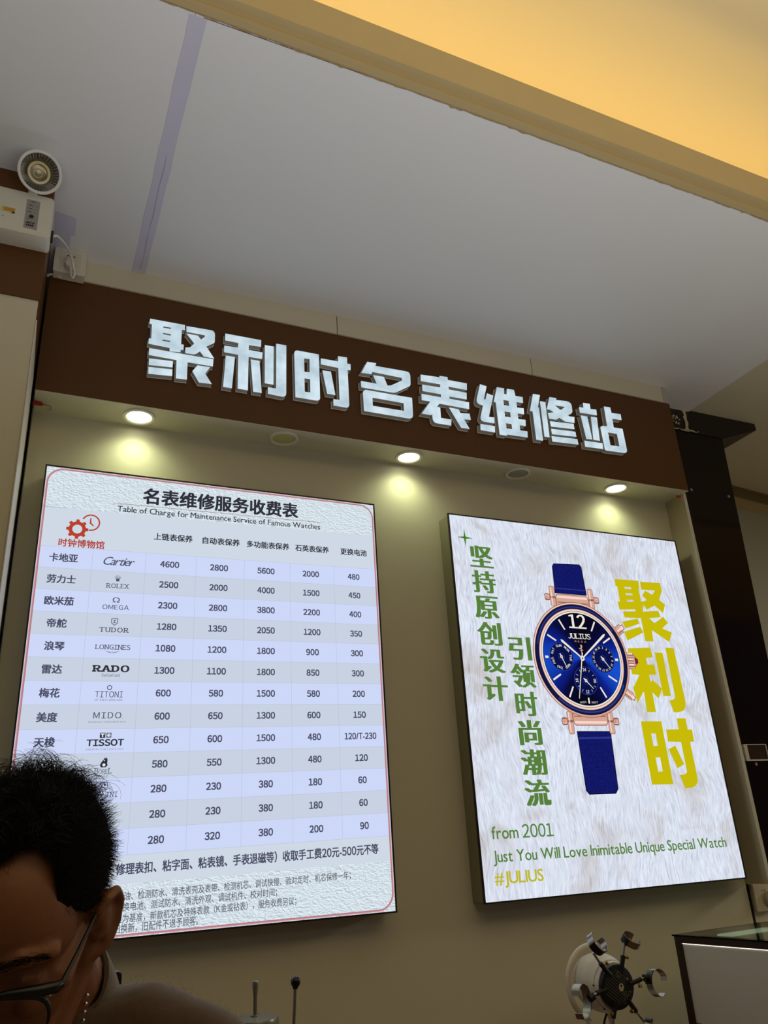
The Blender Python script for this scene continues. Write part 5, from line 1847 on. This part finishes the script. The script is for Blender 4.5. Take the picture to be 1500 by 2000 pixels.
# hands: palm plus five bent fingers, joined to a forearm stub hidden in the cuff
def hand(wr, el, side):
    fwd = (wr - el).normalized()
    up = Vector((0, 0, 1))
    lat = fwd.cross(up).normalized() * side
    up = lat.cross(fwd).normalized() * side
    pm = wr + fwd * .045
    P_ = [wr - fwd * .05, wr, pm, wr + fwd * .088]
    R_ = [(.030, .026), (.027, .021), (.036, .017), (.036, .014)]
    E_ = [(0, 1), (1, 2), (2, 3)]
    bm_ = [skin(P_, E_, R_, 2, 1)]
    for q, (off, ln) in enumerate(((-.030, .068), (-.010, .078), (.010, .073), (.029, .058))):
        root = wr + fwd * .072 + lat * off
        p1 = root + fwd * .028
        p2 = p1 + (fwd * .8 - up * .55).normalized() * ln * .42
        p3 = p2 + (fwd * .35 - up * .9).normalized() * ln * .32
        p4 = p3 + (fwd * .05 - up).normalized() * ln * .26
        bm_.append(skin([root, p1, p2, p3, p4], [(0, 1), (1, 2), (2, 3), (3, 4)], [.010, .0098, .0090, .0082, .0068], 2, 0))
    root = wr + fwd * .025 - lat * .026
    q1 = root + (fwd * .6 - lat * .7 - up * .2).normalized() * .036
    q2 = q1 + (fwd * .85 - lat * .15 - up * .4).normalized() * .032
    q3 = q2 + (fwd * .9 + lat * .2 - up * .45).normalized() * .024
    bm_.append(skin([root, q1, q2, q3], [(0, 1), (1, 2), (2, 3)], [.013, .0115, .0102, .008], 2, 0))
    return bm_


bm = bmesh.new()
bm.from_mesh(head_me)
for m_ in hand(Jv['lwr'] + (Jv['lwr'] - Jv['lel']).normalized() * .01, Jv['lel'], 1) + hand(Jv['rwr'] + (Jv['rwr'] - Jv['rel']).normalized() * .01, Jv['rel'], -1):
    bm.from_mesh(m_)
# trunk core under the clothes keeps the body in one mesh object
for m_ in (skin([NB, Jv['neck'], Jv['chest'], Jv['waist'], Jv['pel']], [(0, 1), (1, 2), (2, 3), (3, 4)], [.055, .06, .10, .10, .10], 1, 2),):
    bm.from_mesh(m_)
body_me = bpy.data.meshes.new('body')
bm.to_mesh(body_me)
bm.free()
body_me.materials.append(SKIN)
shade(body_me, 180)
body = link_mesh(body_me, 'body', person)

# eyebrows: short dark strands
hr = np.random.default_rng(5)
for sx in (-1, 1):
    b = MB()
    for k in range(330):
        s_ = hr.random()
        x = .014 + .040 * s_
        z = .0335 + .0075 * math.sin(s_ * 2.3) + hr.normal(0, .0030) * (1 - .5 * s_)
        y = .0995 - .30 * max(0, x - .018) ** 1.15 - 2.0 * max(0, x - .034) ** 1.6
        p0 = hd(sx * x, y - .001, z)
        p1 = hd(sx * (x + .006), y - .0022, z + .0022 * (1 - s_ * 1.5))
        s2 = HU * .0003
        b.add([p0 - s2, p0 + s2, p1], [(0, 1, 2)])
    b.build('eyebrow', HAIRM, person, clean=False)

# ---- hair: a scalp shell plus thousands of strands
SC_C = np.array((0, -.012, .048))
SC_R = np.array((.0760, .0950, .0845))


HLX = [0, .06, .23, .40, .52, .565, .60, .636, .67, .75, .84, .94, 1.0]
HLZ = [.65, .66, .74, .72, .62, .566, .48, .383, .233, .12, .0, -.21, -.30]


def hairline(th, u):
    """is this scalp direction (unit vector in head space) covered with hair?"""
    x, y, z = u
    if y > 0:
        return z > np.interp(abs(x), HLX, HLZ)
    if y > -.25:
        return z > -.36
    return z > -.80


def sc_pt(u, k=1.0):
    return hd(*(SC_C + SC_R * np.array(u) * k))


# scalp shell
bmh = MB()
n1, n2 = 240, 160
grid = {}
for i in range(n2 + 1):
    t_ = PI * i / n2
    for k in range(n1):
        a = 2 * PI * k / n1
        grid[i, k] = (math.sin(t_) * math.cos(a), math.sin(t_) * math.sin(a), math.cos(t_))
vid = {}
vs, fs = [], []
for i in range(n2):
    for k in range(n1):
        q = [(i, k), (i + 1, k), (i + 1, (k + 1) % n1), (i, (k + 1) % n1)]
        cu_ = np.mean([grid[g] for g in q], 0)
        cu_ /= np.linalg.norm(cu_) + 1e-9
        if hairline(0, cu_):
            for g in q:
                if g not in vid:
                    vid[g] = len(vs)
                    u = grid[g]
                    side = u[2] < .1
                    vs.append(sc_pt(u, 1.004 if side else 1.02 + .05 * max(0, u[2])))
            fs.append(tuple(vid[g] for g in q))
bmh.add(vs, fs)
scalp = bmh.build('scalp_hair', mat('scalp_dark', (9, 8, 9), 0.9, spec=.1), person, smooth=180)


def strand_mesh(strands, r0, name, parent):
    """strands: list of (n,3) arrays -> three-sided tapering tubes in one mesh"""
    V, Fq = [], []
    base = 0
    for P_ in strands:
        n = len(P_)
        T = np.gradient(P_, axis=0)
        T /= np.linalg.norm(T, axis=1)[:, None] + 1e-9
        ref = np.array((.31, .52, .79))
        A1 = np.cross(T, ref)
        A1 /= np.linalg.norm(A1, axis=1)[:, None] + 1e-9
        A2 = np.cross(T, A1)
        rr_ = r0 * (1 - .7 * np.linspace(0, 1, n))[:, None]
        ringv = np.stack([P_ + A1 * rr_, P_ + (-.5 * A1 + .866 * A2) * rr_, P_ + (-.5 * A1 - .866 * A2) * rr_], 1).reshape(-1, 3)
        V.append(ringv)
        for i in range(n - 1):
            o = base + 3 * i
            Fq += [(o, o + 1, o + 4, o + 3), (o + 1, o + 2, o + 5, o + 4), (o + 2, o, o + 3, o + 5)]
        base += 3 * n
    me = bpy.data.meshes.new(name)
    me.from_pydata(np.concatenate(V).tolist(), [], Fq)
    me.materials.append(HAIRM)
    me.polygons.foreach_set('use_smooth', [True] * len(me.polygons))
    return link_mesh(me, name, parent)


def to_world(a):
    return np.array([tuple(hd(*q)) for q in a])


hs = np.random.default_rng(21)
short, curls = [], []
while len(short) < 9000:
    u = hs.normal(0, 1, 3)
    u /= np.linalg.norm(u)
    if not hairline(0, u):
        continue
    top = u[2] > .30
    p0 = SC_C + SC_R * u
    nrm = u / SC_R
    nrm /= np.linalg.norm(nrm)
    if top:
        ln = .010 + .010 * hs.random()
        comb = np.array((.25 * u[0], -.4, .2)) if u[1] < .5 else np.array((.3 * u[0], .3, .4))
        d = nrm * .45 + comb * .9 + hs.normal(0, .30, 3)
    else:
        edge = min(1, max(0.0, (u[2] + .75) / .9))
        ln = (.0035 + .009 * edge) * (.6 + .8 * hs.random())
        d = nrm * .75 + np.array((0, -.42, -.42)) + hs.normal(0, .26, 3)
    d /= np.linalg.norm(d)
    P_ = [p0]
    for k in range(3):
        d = d + np.array((0, 0, -.10)) + hs.normal(0, .08, 3)
        d /= np.linalg.norm(d)
        P_.append(P_[-1] + d * ln / 3)
    short.append(np.array(P_))
while len(curls) < 1500:
    # wavy locks: strands of one lock share root area, lean and curl axis
    u0 = hs.normal(0, 1, 3)
    u0[2] = abs(u0[2]) + .3
    u0 /= np.linalg.norm(u0)
    if not hairline(0, u0) or u0[2] < .5 or abs(u0[0]) > .66:
        continue
    n0 = u0 / SC_R
    n0 /= np.linalg.norm(n0)
    lean = hs.normal(0, .38, 3)
    axl = np.cross(n0, hs.normal(0, 1, 3))
    axl /= np.linalg.norm(axl) + 1e-9
    ln0 = (.030 + .026 * hs.random()) * (1 - .6 * abs(u0[0]))
    turn0 = .20 + .26 * hs.random()
    for q in range(int(5 + 11 * hs.random())):
        u = u0 + hs.normal(0, .045, 3)
        u /= np.linalg.norm(u)
        if not hairline(0, u):
            continue
        P_ = [SC_C + SC_R * u * 1.01]
        d = n0 + lean + hs.normal(0, .13, 3)
        d /= np.linalg.norm(d)
        ln = ln0 * (.75 + .5 * hs.random())
        turn = turn0 * (.8 + .4 * hs.random())
        ax_ = axl + hs.normal(0, .12, 3)
        ax_ /= np.linalg.norm(ax_)
        nn_ = 11
        for k in range(nn_):
            tk = turn * min(1, .25 + k / 5)
            d = d * math.cos(tk) + np.cross(ax_, d) * math.sin(tk) + ax_ * np.dot(ax_, d) * (1 - math.cos(tk))
            d += hs.normal(0, .035, 3)
            d /= np.linalg.norm(d)
            P_.append(P_[-1] + d * ln / nn_)
        curls.append(np.array(P_))
short = [to_world(s_) for s_ in short]
curls = [to_world(s_) for s_ in curls]
o = strand_mesh(short, .00026, 'short_hair', scalp)
o['kind'] = 'stuff'
o = strand_mesh(curls, .00030, 'curly_top_hair', scalp)
o['kind'] = 'stuff'

# ---- eyeglasses (worn, yet a thing of their own)
gl = thing('eyeglasses', 'black half-rim eyeglasses worn by the person with bowed head', 'glasses', tuple(hd(0, .10, .0)))
GB = mat('glasses_black', (14, 13, 18), 0.3)
b = MB()
fr = MB()
for sx in (-1, 1):
    o_ = []
    for k in range(25):
        a = 2 * PI * k / 24
        ex = abs(math.cos(a)) ** .7 * math.copysign(1, math.cos(a))
        ez = abs(math.sin(a)) ** .75 * math.copysign(1, math.sin(a))
        x = .034 + .0265 * ex
        o_.append(hd(sx * x, .1065 - 3.2 * max(0, x - .02) ** 2, -.004 + .0205 * ez))
    rs = []
    for k in range(25):
        s_ = math.sin(2 * PI * k / 24)
        rs.append(.0012 + .0016 * max(0, s_ + .2))
    fr.tube(o_, rs, 8)
    # heavy brow bar with end piece
    fr.tube([hd(sx * .010, .107, .0135), hd(sx * .030, .1060, .0175), hd(sx * .050, .1015, .0175), hd(sx * .0635, .094, .0150), hd(sx * .0665, .0885, .0135)], [.0026, .0042, .0050, .0050, .0036], 10)
fr.tube([hd(-.010, .107, .011), hd(0, .1105, .012), hd(.010, .107, .011)], .0014, 8)
fr.build('frame', GB, gl, smooth=50)
for sx in (-1, 1):
    MB().tube([hd(sx * .0668, .088, .0140), hd(sx * .0705, .060, .0190), hd(sx * .0745, .025, .0255), hd(sx * .0770, .004, .0290), hd(sx * .0790, -.014, .0240), hd(sx * .0770, -.026, .0100)], [.0022, .0018, .0016, .0016, .0016, .0012], 8).build('temple', GB, gl, smooth=60)
    MB().add([hd(sx * (.034 + .0255 * abs(math.cos(a)) ** .7 * math.copysign(1, math.cos(a))), .1062 - 3.2 * max(0, .034 + .0255 * math.cos(a) - .02) ** 2, -.004 + .0195 * abs(math.sin(a)) ** .75 * math.copysign(1, math.sin(a))) for a in [2 * PI * k / 32 for k in range(32)]], [tuple(range(32))]).build('lens', mat('spectacle_lens', (245, 245, 248), 0.02, trans=1.0, ior=1.05, spec=.3), gl)
    MB().ball(tuple(hd(sx * .0605, .0990, .0120)), .0014, 8).build('hinge_stud', CHROME, gl)
